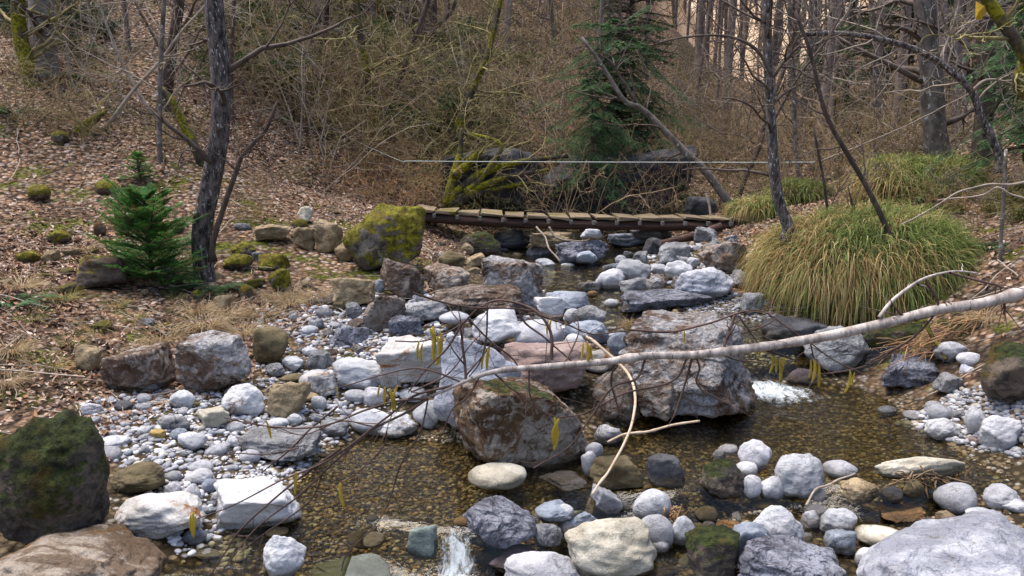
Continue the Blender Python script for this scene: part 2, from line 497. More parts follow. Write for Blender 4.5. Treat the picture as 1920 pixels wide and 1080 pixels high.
def ground(u, v):
    """First point of the terrain along the sight line through pixel (u, v)."""
    d = raydir(u, v)
    Y = np.concatenate([np.arange(2.4, 16, .03), np.arange(16, 90, .2)])
    P = np.array([0, 0, CAMZ]) + d[None] * (Y / d[1])[:, None]
    h = np.maximum(terrain(P[:, 0], P[:, 1]), np.where(np.abs(P[:, 0] - .6) < 2.4, np.where(P[:, 1] < 9, water_level(P[:, 0], P[:, 1]), -9), -9) - .02)
    i = np.argmax(P[:, 2] < h)
    if P[i, 2] >= h[i]:
        i = len(P) - 1
    return P[i]

def axis(a0, a1, b0, b1, fine, grow, far0, far1):
    mid = np.arange(b0, b1, fine)
    hi = [b1]
    st = fine
    while hi[-1] < far1:
        st *= grow; hi.append(hi[-1] + st)
    lo = [b0]
    st = fine
    while lo[-1] > far0:
        st *= grow; lo.append(lo[-1] - st)
    return np.concatenate([lo[:0:-1], mid, hi])
gx = axis(0, 0, -5.5, 5.2, .055, 1.07, -90, 90)
gy = axis(0, 0, 2.4, 13.0, .055, 1.045, -6, 120)
GX, GY = np.meshgrid(gx, gy)
gz = terrain(GX.ravel(), GY.ravel())
_wl = water_level(GX.ravel(), GY.ravel())
_x, _y = GX.ravel(), GY.ravel()
def stream_mask(x, y, z):
    xc = np.interp(y, [2, 5, 8, 12, 16, 24, 40], [.3, .4, .9, .9, 2.2, 5.2, 9])
    hw = np.interp(y, [2, 4, 5, 6.5, 8, 12, 16, 40], [3.0, 2.9, 2.9, 2.4, 1.5, 1.5, 1.0, .5])
    n = .25 * fbm(xy3(x, y, 1.3), 3, 21)
    m = 1 - sstep(-.25, .25, np.abs(x - xc) - hw + n)
    lowm = 1 - sstep(.22, .42, z - water_level(x, y) + n * .3)
    return np.where(y < 9, np.maximum(m * lowm, 0) , m)
gmask = stream_mask(_x, _y, gz)
nx, ny = len(gx), len(gy)
ii = (np.arange(ny - 1)[:, None] * nx + np.arange(nx - 1)[None]).ravel()
Fg = np.stack([ii, ii + 1, ii + nx + 1, ii + nx], 1)
Vg = np.stack([_x, _y, gz], 1)

t = NT("forest_floor")
tc = t.n("ShaderNodeTexCoord"); vec = tc.outputs["Object"]
att = t.n("ShaderNodeAttribute", attribute_name="col")
seps = t.n("ShaderNodeSeparateColor"); t.l(att.outputs["Color"], seps.inputs[0])
lv = t.n("ShaderNodeTexVoronoi", i_Scale=17.0); t.l(vec, lv.inputs["Vector"])
lsep = t.n("ShaderNodeSeparateColor"); t.l(lv.outputs["Color"], lsep.inputs[0])
leafc = t.mix(lsep.outputs[0], (.13, .07, .038), (.40, .26, .165))
leafc = t.mix(t.ramp(lsep.outputs[1], .75, .8), leafc, (.44, .35, .29))
leafc = t.mix(t.ramp(lv.outputs["Distance"], .3, .75), leafc, (.04, .025, .018))
soil = t.mix(t.ramp(t.noise(vec, 1.1, 5, .6), .38, .66), leafc, t.mix(.65, leafc, (.055, .035, .022)))
mossg = t.mix(t.ramp(t.noise(vec, 22, 4, .7), .4, .62), (.03, .035, .006), (.12, .125, .012))
soil = t.mix(t.math('MULTIPLY', t.ramp(t.noise(vec, 1.7, 5, .65), .52, .62), seps.outputs[1]), soil, mossg)
soil = t.mix(t.math('MAXIMUM', t.math('MULTIPLY', seps.outputs[2], -1.0), 0.0), soil, t.mix(t.ramp(t.noise(vec, .7, 4), .35, .7), (.58, .42, .27), (.74, .58, .42)))  # pale peach stands for sunlight on the far slope
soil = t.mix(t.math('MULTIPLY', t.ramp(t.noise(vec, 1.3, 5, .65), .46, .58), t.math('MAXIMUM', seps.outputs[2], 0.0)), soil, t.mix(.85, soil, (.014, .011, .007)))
gv = t.n("ShaderNodeTexVoronoi", i_Scale=24.0); t.l(vec, gv.inputs["Vector"])
gsep = t.n("ShaderNodeSeparateColor"); t.l(gv.outputs["Color"], gsep.inputs[0])
grav = t.mix(gsep.outputs[0], (.075, .055, .03), (.22, .165, .095))
grav = t.mix(t.ramp(gsep.outputs[1], .8, .9), grav, (.27, .25, .22))
grav = t.mix(t.ramp(gv.outputs["Distance"], .25, .6), grav, (.03, .022, .012))
grav = t.mix(t.ramp(t.noise(vec, 1.4, 4), .45, .65), grav, t.mix(.5, grav, (.05, .035, .015)))
t.l(t.mix(seps.outputs[0], soil, grav), t.bsdf.inputs["Base Color"])
t.bsdf.inputs["Roughness"].default_value = .9
t.bsdf.inputs["Specular IOR Level"].default_value = .15
hmix = t.math('ADD', t.math('MULTIPLY', lv.outputs["Distance"], -1.0), t.noise(vec, 9, 4))
t.l(t.bump(hmix, .9, .05), t.bsdf.inputs["Normal"])
M_GROUND = t.m
mossm = np.clip(.9 * sstep(-2.1, -2.5, _x) * sstep(8.2, 7.2, _y) + .35 + 1.2 * (1 - sstep(.3, 2.2, np.abs(gz - .95))) * (_y < 11), 0, 1)
soil_shade = np.clip(.85 * sstep(11.5, 13.5, _y) * sstep(-6.5, -3.5, _x) * (1 - sstep(20, 30, _y)) + .8 * sstep(-2.1, -2.5, _x) * sstep(8.2, 7.2, _y) + .9 * sstep(2.5, 3.0, _x) * sstep(8.5, 7, _y) * sstep(4.5, 5.5, _y), 0, 1)  # dark soil, with deep shade under thicket and right bank painted in
far_sunlight = sstep(35, 42, _y) * sstep(2, 6, _x) * (1 - sstep(26, 34, _x))  # sunlight on the far valley slope, painted into the ground colour
mossm = np.where(far_sunlight > 0, 0, mossm)
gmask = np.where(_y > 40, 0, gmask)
gcol = np.stack([gmask, mossm, np.where(far_sunlight > 0, -far_sunlight, soil_shade)], 1)
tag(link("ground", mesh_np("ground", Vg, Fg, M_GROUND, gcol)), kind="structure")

# ------------------------------------------------------------------ water
wx = np.arange(-2.4, 4.0, .045); wy = np.arange(2.3, 15.5, .045)
WX, WY = np.meshgrid(wx, wy)
X, Y_ = WX.ravel(), WY.ravel()
wz = water_level(X, Y_)
gsl = np.abs(water_level(X, Y_ + .05) - water_level(X, Y_ - .05)) / .1
turb = np.clip(gsl * 1.5, 0, 1)
wz = wz + (.006 + .03 * turb) * fbm(np.stack([X * 7, Y_ * 4, X * 0], 1), 3, 31) + .05 * np.exp(-(((X - 2.1) / .45) ** 2 + ((Y_ - 6.45) / .35) ** 2)) * fbm(xy3(X, Y_, 11), 3, 8) + .02 * sstep(6.6, 7.2, Y_) * fbm(xy3(X, Y_, 2.2), 2, 7)
tz = terrain(X, Y_)
nxw, nyw = len(wx), len(wy)
ii = (np.arange(nyw - 1)[:, None] * nxw + np.arange(nxw - 1)[None]).ravel()
Fw = np.stack([ii, ii + 1, ii + nxw + 1, ii + nxw], 1)
keep = (tz < wz + .05)[Fw].any(1)
keep &= ~((Y_[Fw].mean(1) > 5.4) & (Y_[Fw].mean(1) < 7.3) & (X[Fw].mean(1) < .75))
keep &= ~((X[Fw].mean(1) < -.75) & (Y_[Fw].mean(1) > 5.6))
Fw = Fw[keep]
t = NT("stream_water")
tc = t.n("ShaderNodeTexCoord"); vec = tc.outputs["Object"]
tr = t.n("ShaderNodeBsdfTransparent"); tr.inputs[0].default_value = (.72, .69, .50, 1)
gl = t.n("ShaderNodeBsdfGlossy"); gl.inputs["Roughness"].default_value = .09
fr = t.n("ShaderNodeFresnel", i_IOR=1.34)
mx = t.n("ShaderNodeMixShader")
h = t.math('ADD', t.noise(t.scaled(vec, 1.0, 2.2, 1), 5, 4, .55, .8), t.math('MULTIPLY', t.noise(t.scaled(vec, 1, 1.6, 1), 17, 3, .5, .5), .35))
b = t.bump(h, .32, .05)
t.l(b, gl.inputs["Normal"]); t.l(b, fr.inputs["Normal"])
t.l(t.math('MINIMUM', t.math('MULTIPLY', fr.outputs[0], 1.5), 1.0), mx.inputs[0])
t.l(tr.outputs[0], mx.inputs[1]); t.l(gl.outputs[0], mx.inputs[2])
# froth where the water tumbles (the mesh carries how steeply it falls)
att = t.n("ShaderNodeAttribute", attribute_name="col")
fs = t.n("ShaderNodeSeparateColor"); t.l(att.outputs["Color"], fs.inputs[0])
st = t.noise(t.scaled(vec, 1.9, 1.0, 1.0), 11, 6, .75, .6)
frf = t.ramp(t.math('ADD', t.math('MULTIPLY', st, .95), fs.outputs[0]), 1.02, 1.30)
fo = t.n("ShaderNodeBsdfPrincipled"); fo.inputs["Base Color"].default_value = (.66, .72, .76, 1); fo.inputs["Roughness"].default_value = .4
mx2 = t.n("ShaderNodeMixShader")
t.l(t.math('MULTIPLY', frf, .72), mx2.inputs[0]); t.l(mx.outputs[0], mx2.inputs[1]); t.l(fo.outputs[0], mx2.inputs[2])
t.l(mx2.outputs[0], t.out.inputs[0])
t.t.nodes.remove(t.bsdf)
M_WATER = t.m
def spot(x, y, rx, ry): return np.exp(-(((X - x) / rx) ** 2 + ((Y_ - y) / ry) ** 2))
froth = .22 * spot(2.4, 6.0, .55, .3) + .78 * spot(2.1, 6.40, .55, .40) + .74 * spot(-.30, 4.0, .15, .14) + .34 * spot(-.62, 4.0, .13, .14) + .52 * spot(-.27, 3.84, .22, .09) + .2 * spot(1.0, 4.45, .12, .12) + .3 * spot(1.0, 7.6, .5, .3)
froth = np.clip(froth, 0, .8)
used, inv = np.unique(Fw, return_inverse=True)
wV = np.stack([X, Y_, wz], 1)[used]
wC = np.stack([froth, froth * 0, froth * 0], 1)[used]
tag(link("water", mesh_np("water", wV, inv.reshape(Fw.shape), M_WATER, wC)), kind="structure")

# ------------------------------------------------------------------ rocks
def ico(sub):
    p = (1 + 5 ** .5) / 2
    V = [(-1, p, 0), (1, p, 0), (-1, -p, 0), (1, -p, 0), (0, -1, p), (0, 1, p), (0, -1, -p), (0, 1, -p), (p, 0, -1), (p, 0, 1), (-p, 0, -1), (-p, 0, 1)]
    F = [(0, 11, 5), (0, 5, 1), (0, 1, 7), (0, 7, 10), (0, 10, 11), (1, 5, 9), (5, 11, 4), (11, 10, 2), (10, 7, 6), (7, 1, 8),
         (3, 9, 4), (3, 4, 2), (3, 2, 6), (3, 6, 8), (3, 8, 9), (4, 9, 5), (2, 4, 11), (6, 2, 10), (8, 6, 7), (9, 8, 1)]
    V = np.array(V, float); F = np.array(F)
    V /= np.linalg.norm(V, axis=1, keepdims=True)
    for _ in range(sub):
        E = np.sort(np.concatenate([F[:, [0, 1]], F[:, [1, 2]], F[:, [2, 0]]]), 1)
        U, inv = np.unique(E, axis=0, return_inverse=True)
        inv = inv.ravel()
        M = V[U[:, 0]] + V[U[:, 1]]
        M /= np.linalg.norm(M, axis=1, keepdims=True)
        n, m = len(V), len(F)
        a, b, c = inv[:m] + n, inv[m:2 * m] + n, inv[2 * m:] + n
        V = np.concatenate([V, M])
        F = np.concatenate([np.stack([F[:, 0], a, c], 1), np.stack([F[:, 1], b, a], 1), np.stack([F[:, 2], c, b], 1), np.stack([a, b, c], 1)])
    return V, F
ICO = [ico(i) for i in range(6)]

def rock_shape(seed, form, sub):
    """Unit rock: r round cobble, m worn boulder, a broken angular block, s slab."""
    D, F = ICO[sub]
    r = np.random.default_rng(seed)
    ang = {'r': .25, 'm': .62, 'a': 1.0, 's': 1.0}[form]
    k = {'r': 9, 'm': 13, 'a': 15, 's': 13}[form]
    N = r.normal(size=(k, 3))
    if form in 'as':
        N[:6] = np.array([[1, 0, 0], [-1, 0, 0], [0, 1, 0], [0, -1, 0], [0, 0, 1], [0, 0, -1]]) + r.normal(size=(6, 3)) * .22
    N /= np.linalg.norm(N, axis=1, keepdims=True)
    H = r.uniform(.60, .9, k)
    if form in 'as': H[6:] = r.uniform(.78, 1.05, k - 6)
    Dw = D + .16 * np.stack([fbm(D * 1.7 + seed + q * 9.1, 3, seed % 71 + q) for q in range(3)], 1) * (0 if form == 'r' else (1 if form == 'm' else .6))
    dd = Dw @ N.T
    R = np.where(dd > .05, H[None] / np.maximum(dd, .05), 9)
    p = {'r': 7, 'm': 14, 'a': 36, 's': 38}[form]
    rad = (np.sum(R ** (-float(p)), 1) + (1.25 if form in 'rm' else 1.6) ** (-float(p))) ** (-1 / p)
    rad = 1 * (1 - ang) + rad * ang
    rad = rad * (1 + .16 * fbm(D * 1.3 + seed, 2, seed % 97))
    V = D * rad[:, None]
    amp = {'r': .03, 'm': .11, 'a': .12, 's': .10}[form]
    w = fbm(V * 3.0 + seed * 1.7, 6, seed % 89)
    ridge = -np.abs(fbm(V * np.array([2.2, 2.2, 4.2]) + seed, 5, 7 + seed % 53))
    V = V * (1 + amp * (w * 1.1 + ridge * (1.4 if form != 'r' else .3)))[:, None]
    lo, hi = V.min(0), V.max(0)
    return (V - (lo + hi) / 2) / ((hi - lo) / 2), F

def fit_rock(u0, v0, u1, v1, Yf=None, deep=.82):
    """Half sizes and centre of a rock that fills that box of the photograph, standing on the ground there."""
    um, vm = (u0 + u1) / 2, (v0 + v1) / 2
    g = ground(um, min(v1, 1300))
    Y = Yf if Yf else g[1]
    return um, vm, Y

N_ROCK = 0
ROCKS = []
def make_rock(box, kind, form, label, Yf=None, deep=.82, cat=None, yaw=None, group=None, name=None):
    global N_ROCK
    N_ROCK += 1
    seed = N_ROCK * 13 + 5
    u0, v0, u1, v1 = box
    um, vm, Y = fit_rock(*box, Yf)
    d = raydir(um, vm)
    wpx = u1 - u0
    sub = 5 if wpx > 230 else (4 if wpx > 70 else 3)
    S, F = rock_shape(seed, form, sub)
    ya = math.radians(((seed * 37) % 40) - 20 if yaw is None else yaw)
    dist = Y / d[1] * np.linalg.norm(d)
    a = .5 * wpx / FPX * Y / d[1]
    th = math.atan2(-d[2], d[1])
    hv = .5 * (v1 - v0) / FPX * Y / d[1]
    b = a * deep
    c2 = hv ** 2 - (b * math.sin(th)) ** 2
    c = math.sqrt(max(c2, (.38 * min(a, hv * 1.6)) ** 2)) / math.cos(th)
    if c2 < (.38 * min(a, hv * 1.6)) ** 2:
        b = max(math.sqrt(max(hv ** 2 - (c * math.cos(th)) ** 2, 1e-6)) / max(math.sin(th), .08), .3 * a)
        b = min(b, 1.1 * a)
    ctr = np.array([0, 0, CAMZ]) + d * ((Y + b * .55) / d[1])
    a *= (Y + b * .55) / Y; c *= (Y + b * .55) / Y
    Rz = np.array([[math.cos(ya), -math.sin(ya), 0], [math.sin(ya), math.cos(ya), 0], [0, 0, 1]])
    S2 = S @ Rz.T
    S2 = S2 / np.abs(S2).max(0)
    for _ in range(4):                                        # settle size and place
        P = S2 * np.array([a, b, c]) + ctr
        uu, vv = proj(P)
        a *= wpx / (uu.max() - uu.min())
        c *= np.clip((v1 - v0) / (vv.max() - vv.min()), .7, 1.4)
        mu, mv = (uu.max() + uu.min()) / 2, (vv.max() + vv.min()) / 2
        ctr[0] += (um - mu) / FPX * ctr[1]
        ctr[2] -= (vm - mv) / FPX * ctr[1]
    V = S2 * np.array([a, b, c])
    big = 2 * a > .34
    nm = name or ("boulder" if big else "stone")
    me = mesh_np(nm, V, F, RM[kind])
    o = link(nm, me, None, ctr)
    tag(o, label, cat or nm, group)
    wl = float(water_level(ctr[0], ctr[1] - b)) if ctr[1] < 9.5 else .62
    o["wet_level"] = wl if abs(ctr[0] - .6) < 3.2 else -5.0
    ROCKS.append((o, ctr, a, b, c))
    return o
# ------------------------------------------------------------------ every rock one can point at
# (box in the photograph, stone, form, label[, distance])
R_LIST = [
 # left foreground
 ((-40,767,207,1050),'mossd','m',"huge dark mossy boulder filling the lower left edge of the picture",None),
 ((-60,980,313,1170),'strata','m',"streaked tan and orange boulder in the bottom left corner",None),
 ((205,865,310,925),'olive','m',"smooth grey brown stone against the right side of the huge mossy boulder",None),
 ((213,920,385,1012),'rust','m',"flat cream and brown rock just above the streaked corner boulder",None),
 ((400,892,567,1000),'snow','a',"white block with a brown patch on its left at the pool's left edge",None),
 ((493,1003,575,1095),'white','m',"egg shaped white stone standing in the water at bottom left",None),
 ((575,1038,735,1110),'teal','s',"greenish wet slab under the water beside the small fall",None),
 ((415,718,497,783),'snow','m',"pale triangular boulder with a small rusty spot on the left gravel bar",None),
 ((500,715,583,785),'tan','a',"tan square block between white cobbles on the left bar",None),
 ((445,795,608,865),'grey','a',"broad grey angular boulder overhanging the left end of the pool",None),
 ((370,762,432,803),'cream','a',"cream topped stone with a dark underside on the left bar",None),
 ((297,778,358,810),'grey','m',"flat greenish grey stone left of the cream topped stone",None),
 ((317,730,367,767),'white','m',"knobbly whitish stone at the back of the left gravel bar",None),
 ((255,737,285,757),'lav','r',"small round stone at the back edge of the gravel bar, under the white topped boulder",None),
 ((255,755,285,773),'lav','r',"small oval stone just below the small round stone at the gravel bar's back edge",None),
 ((213,750,252,773),'dark','m',"flat dark stone on the leaf edge of the left bar",None),
 ((143,755,193,780),'lav','a',"purplish broken stone lying alone on dead leaves at the bar's left end",None),
 ((190,815,247,838),'white','r',"long pale stone on the left end of the gravel bar",None),
 ((280,803,312,827),'yellow','a',"ochre yellow angular stone among grey cobbles",None),
 ((333,810,390,847),'white','m',"whitish lumpy stone in the middle of the left gravel bar",None),
 ((308,902,342,936),'lav','m',"grey stone at the foot of the bar touching the olive brown stone",None),
 ((343,907,377,950),'lav','r',"upright lavender stone at the front of the left gravel bar",None),
 ((377,897,407,925),'blue','r',"small smooth blue stone beside the upright lavender stone",None),
 ((345,877,400,910),'lav','m',"slanting lavender stone behind the upright one on the left bar",None),
 ((308,882,342,905),'lav','r',"rounded grey stone behind the upright lavender stone to its left",None),
 ((448,842,488,870),'lav','r',"rounded pale grey stone left of the broad overhanging boulder",None),
 ((500,758,537,783),'white','r',"rounded white stone in front of the tan square block",None),
 ((500,783,542,803),'white','r',"low white stone touching the broad grey angular boulder's top",None),
 ((583,742,613,770),'white','r',"bright oval white stone right of the tan square block",None),
 ((597,782,655,820),'grey','m',"grey brown stone at the water's edge right of the broad angular boulder",None),
 ((537,775,567,797),'white','r',"small white stone right of the rounded white one before the tan block",None),
 ((343,993,388,1023),'blue','r',"long blue grey stone beside the flat cream rock at lower left",None),
 ((363,1027,413,1050),'lav','m',"flat pinkish grey stone right of the streaked corner boulder",None),
 ((497,987,542,1013),'olive','r',"brownish drowned stone behind the egg shaped white stone",None),
 ((560,735,598,752),'tan','r',"small tan stone just behind the bright oval white stone",None),
 # left bank
 ((187,640,330,738),'brown','a',"reddish brown cracked boulder at the foot of the left bank",None),
 ((327,618,473,742),'frost','a',"grey boulder with a white crusted top at the foot of the left bank",None),
 ((250,682,306,736),'grey','a',"grey wedge leaning against the reddish brown cracked boulder",None),
 ((138,643,192,698),'tan','s',"tan slab leaning at the left of the reddish brown boulder",None),
 ((473,612,541,686),'olive','m',"dark olive brown boulder right of the white crusted boulder",None),
 ((135,478,250,542),'rmoss','s',"flat rock with orange and yellow moss left of the fir sapling's foot",None),
 ((85,430,135,458),'mossy','m',"yellow green moss covered stone left of the fir sapling, up the bank",None),
 ((175,416,200,443),'rmoss','m',"small orange moss stone touching the fir sapling's left side",None),
 ((28,470,77,494),'mossy','m',"small mossy stone close to the left edge of the picture",None),
 ((77,467,117,494),'tan','s',"flat grey tan stone right of the mossy stone by the left edge",None),
 ((432,453,480,480),'mossy','m',"dark mossy stone right of the big trunk, the upper of two",None),
 ((417,475,476,508),'mossy','m',"mossy stone right of the big trunk, the lower of two",None),
 ((483,475,545,508),'mossy','s',"flat mossy stone with a dark hollow below it",None),
 ((502,503,548,546),'mossy','a',"grey topped stone with bright moss on its face",None),
 ((448,533,475,560),'mossy','r',"small round moss cushion stone right of the trunk base",None),
 ((358,543,383,563),'mossy','r',"small yellow moss stone below the big trunk",None),
 ((402,553,438,579),'tan','a',"tan block below the trunk base on the left bank",None),
 ((472,420,548,456),'tan','s',"long flat tan rock lying on the leaf slope",None),
 ((557,387,588,418),'cream','a',"cream pointed stone on the slope, highest of the tan group",None),
 ((587,410,645,476),'tan','a',"big grey brown block left of the mossy boulder at the bridge",None),
 ((548,425,592,471),'tan','a',"tan broken stone leaning on the big grey brown block",None),
 ((627,453,667,492),'tan','m',"rounded brown stone below the big grey brown block",None),
 ((177,337,226,366),'mossy','r',"bright mossy hump on the leaf slope above the fir sapling's left",None),
 ((50,345,96,381),'mossy','r',"bright mossy hump on the leaf slope near the left edge",None),
 ((95,245,130,270),'mossy','r',"mossy hump high on the left leaf slope",None),
 ((528,667,571,696),'white','m',"pale flat stone at the left of the rock pile",None),
 ((572,655,624,697),'grey','a',"greenish grey angular stone left of the fractured blue rock",None),
 ((497,680,534,706),'grey','m',"grey stone right of the dark olive brown boulder",None),
 ((527,700,572,717),'olive','r',"flat brown wet stone left of the white leaning slab",None),
 ((560,692,627,732),'rust','m',"low brown and white boulder just left of the white leaning slab",None),
 ((590,577,627,598),'grey','m',"grey stone below the tan angular rock at the top of the cobble chute",None),
 ((578,597,608,618),'grey','a',"grey cracked stone in the cobble chute",None),
 ((565,610,597,628),'white','r',"white oval stone in the cobble chute on the left bank",None),
 ((622,563,650,585),'olive','a',"greenish stone right of the top of the cobble chute",None),
 ((648,566,680,600),'grey','m',"dark grey stone left of the tall brown block with a pale ridge",None),
 ((617,608,706,690),'conglo','a',"fractured blue grey rock standing in the middle of the rock pile",6.6),
 ((566,650,596,668),'white','r',"little white stone left of the greenish grey angular one",None),
 # centre pile
 ((640,380,800,508),'mossy','a',"big boulder draped in bright yellow moss at the bridge's left end",None),
 ((620,520,706,578),'tan','a',"tan angular rock below the mossy boulder",None),
 ((697,523,724,552),'blue','a',"small bluish white stone in a dark gap below the mossy boulder",None),
 ((712,483,798,562),'brown','a',"brown rugged boulder just below the mossy boulder",None),
 ((793,493,882,552),'brown','a',"brown slanting boulder right of the brown rugged one",None),
 ((902,478,1020,588),'frost','a',"tall brown rock with a white face left of the upper pool",None),
 ((808,530,982,596),'brown','s',"long brown block with a flat pale top in front of the tall white faced rock",None),
 ((680,553,762,660),'brown','a',"tall brown block with a pale slanting ridge",6.9),
 ((757,560,840,610),'grey','a',"dark grey block behind the white oval stone",None),
 ((823,583,882,609),'white','r',"smooth white oval stone lying on the rock pile",6.8),
 ((885,575,987,642),'white','s',"white layered slab on top of the pile under the bowed twig",6.35),
 ((963,598,1059,660),'lav','r',"big smooth pinkish grey rounded stone on top of the pile",6.3),
 ((812,622,978,825),'slab','a',"large smooth bluish white slab leaning left of the rusty block",None),
 ((940,640,1115,740),'pink','a',"pinkish red layered ledge behind the rusty block",5.75),
 ((847,706,1122,882),'block','s',"big rusty brown square boulder in the centre of the stream",None),
 ((703,628,857,718),'rust','a',"white boulder with rust red patches left of the bluish slab",5.95),
 ((622,670,722,732),'white','s',"white flat topped slab leaning to the left of the pile",None),
 ((1022,545,1106,594),'blue','m',"blue grey boulder at the edge of the upper pool",None),
 ((1057,578,1088,610),'white','r',"small whitish stone in front of the blue grey boulder",None),
 ((1070,572,1138,618),'grey','m',"grey pointed stone behind the bluish pair",None),
 ((1053,600,1142,650),'blue','m',"bluish stone in the group above the fallen branch",6.75),
 ((1056,625,1098,660),'lav','r',"speckled lavender stone in the group above the fallen branch",6.45),
 ((1138,622,1183,670),'blue','m',"pale blue bent stone left of the big brown and white boulder",6.3),
 ((1143,580,1422,785),'frost','a',"big brown and white boulder under the fallen branch beside the small fall",None),
 ((1335,738,1388,766),'white','m',"white stone at the waterline in front of the big brown and white boulder",None),
 ((1110,690,1200,800),'brown','a',"reddish brown rock in the gap between the two biggest boulders",5.6),
 ((1195,710,1275,790),'brown','a',"brown rock under the left end of the big brown and white boulder",5.5),
 # white stones left of the slab
 ((655,765,737,818),'white','r',"white stone at the pool's back edge, the left of a touching pair",None),
 ((705,772,782,822),'white','m',"white stone at the pool's back edge, the right of a touching pair",None),
 ((773,750,828,808),'white','m',"white stone leaning on the foot of the bluish slab",None),
 ((748,725,802,757),'white','m',"flat white stone behind the three white stones at the pool",None),
 ((645,730,687,757),'white','r',"pale stone right of the low brown and white boulder",None),
 ((677,725,724,767),'lav','m',"pale grey stone behind the touching white pair",None),
 ((700,690,760,728),'rust','a',"reddish brown stone under the white boulder with rusty patches",None),
 ((1000,556,1062,592),'snow','a',"white angular stone left of the blue grey boulder",6.7),
 ((728,590,800,640),'conglo','a',"jagged blue grey rock right of the tall brown block with a pale ridge",6.75),
 ((1095,655,1150,700),'rust','a',"white and rusty broken stone between the two biggest boulders, high up",6.2),
 ((860,655,905,690),'frost','a',"small brown and white rock on the bluish white slab's shoulder",6.0),
 ((575,700,640,745),'grey','a',"grey shard below the low brown and white boulder",None),
 # upper stream
 ((1040,450,1142,505),'conglo','a',"pyramid shaped grey rock under the bridge",None),
 ((1050,493,1083,509),'white','r',"flat white stone at the foot of the pyramid rock",None),
 ((1115,503,1172,548),'lav','m',"rounded grey boulder with a dark crack in the upper stream",None),
 ((1155,486,1222,532),'white','m',"bright white boulder in the middle of the upper stream",None),
 ((1080,527,1142,552),'grey','s',"low flat grey stone left of the rounded grey boulder",None),
 ((1210,513,1251,552),'frost','m',"small brown stone with white spots in the upper stream",None),
 ((1233,453,1297,497),'grey','a',"grey peaked rock under the right half of the bridge",None),
 ((1245,488,1302,526),'white','m',"whitish stone just below the grey peaked rock",None),
 ((1138,437,1208,463),'blue','a',"dark blue grey rock in the shade below the bridge",None),
 ((1160,541,1340,586),'conglo','s',"wide grey sloping slab across the upper stream",None),
 ((1100,545,1121,559),'orange','r',"small orange brown stone in the upper stream",None),
 ((873,473,910,500),'tan','a',"mossy tan stone right of the mossy boulder",None),
 ((863,455,889,478),'tan','m',"small tan stone above the mossy tan one right of the mossy boulder",None),
 ((820,470,872,505),'olive','m',"dark olive rock between the mossy boulder and the mossy tan stone",None),
 ((1205,445,1242,481),'dark','a',"dark rock left of the grey peaked rock under the bridge",None),
 ((1153,478,1176,501),'white','m',"small white upright stone left of the bright white boulder",None),
 ((1305,453,1402,518),'brown','a',"dark reddish brown square block left of the grass mound",None),
 ((1262,500,1378,565),'slab','m',"bluish white boulder below the dark reddish block",None),
 ((1160,520,1215,556),'grey','s',"low dark stone before the bright white boulder",None),
 ((1385,548,1433,592),'grey','a',"grey stone on the gravel strip left of the grass mound's foot",None),
 ((1282,368,1346,409),'dark','a',"dark grey rock just behind the bridge's right half",12.6),
 ((985,455,1040,485),'grey','m',"low grey rock left of the pyramid rock",None),
 ((920,430,1000,470),'dark','m',"dark rock under the bridge's left half",None),
 ((1180,425,1260,452),'grey','m',"pale grey rock behind the stream beyond the bridge",12.4),
 ((1218,494,1250,516),'white','m',"whitish stone right of the bright white boulder in the upper stream",None),
 ((1172,531,1220,553),'brown','m',"low brown stone left of the small white spotted one",None),
 ((1186,470,1216,500),'grey','a',"small grey stone above the bright white boulder",None),
 ((1087,429,1130,448),'white','s',"white slab in the shade just under the middle of the bridge",11.0),
 ((1004,484,1042,507),'lav','m',"pale stone left of the pyramid rock's foot",None),
 ((1288,482,1311,503),'white','m',"small white stone left of the dark reddish block",None),
 ((1131,560,1163,579),'white','r',"white stone in the rushing water above the big brown and white boulder",None),
 ((860,434,940,482),'mossd','m',"dark mossy rock under the left end of the bridge",None),
 ((990,430,1090,466),'tan','a',"tan bank rock under the bridge left of the white slab",11.6),
 ((1080,470,1120,492),'blue','m',"bluish stone at the right foot of the pyramid rock",10.3),
 ((1242,470,1262,490),'lav','m',"small stone at the left foot of the grey peaked rock",None),
 ((1300,425,1350,455),'grey','a',"grey broken rock under the right end of the bridge",None),
 # right bank
 ((1505,610,1632,700),'grey','m',"grey boulder in the shade under the grass mound",None),
 ((1652,662,1762,728),'conglo','a',"dark blue grey conglomerate boulder at the right bank",None),
 ((1748,640,1814,682),'lav','m',"light grey stone with a round knob at the right bank",None),
 ((1792,660,1842,688),'lav','r',"oval pale stone perched on the light blue slab",6.0),
 ((1793,682,1842,768),'slab','s',"light blue slab leaning on the right mossy bank",5.9),
 ((1748,697,1808,742),'grey','a',"grey cracked stone between the conglomerate and the light blue slab",None),
 ((1425,590,1560,668),'dark','a',"dark rock in deep shade under the left front of the grass mound",7.1),
 ((1610,598,1740,668),'mossd','a',"dark mossy rock in the shade below the grass mound, behind the conglomerate boulder",6.9),
 ((1745,600,1860,660),'mossd','m',"mossy ledge of the right bank behind the light grey knobbed stone",6.5),
 ((1838,640,2000,758),'mossd','m',"dark moss covered boulder at the right edge of the picture",None),
 ((1470,690,1540,735),'purple','m',"dark purplish stone behind the foaming water",6.6),
 ((1420,640,1500,700),'orange','m',"dark rusty stone in the shade behind the small fall",7.2),
 ((1732,783,1808,827),'white','m',"speckled whitish stone standing in the right pool",None),
 ((1832,778,1918,848),'lav','m',"biggest grey stone of the cluster at the right pool",None),
 ((1808,763,1852,817),'lav','m',"pinkish grey stone behind the cluster at the right pool",None),
 ((1737,758,1792,792),'lav','r',"flat grey stone behind the speckled whitish stone",None),
 ((1692,769,1738,788),'lav','r',"small pale stone at the left tip of the right gravel spit",None),
 ((1645,760,1682,778),'blue','r',"bluish stone just breaking the surface of the right pool",None),
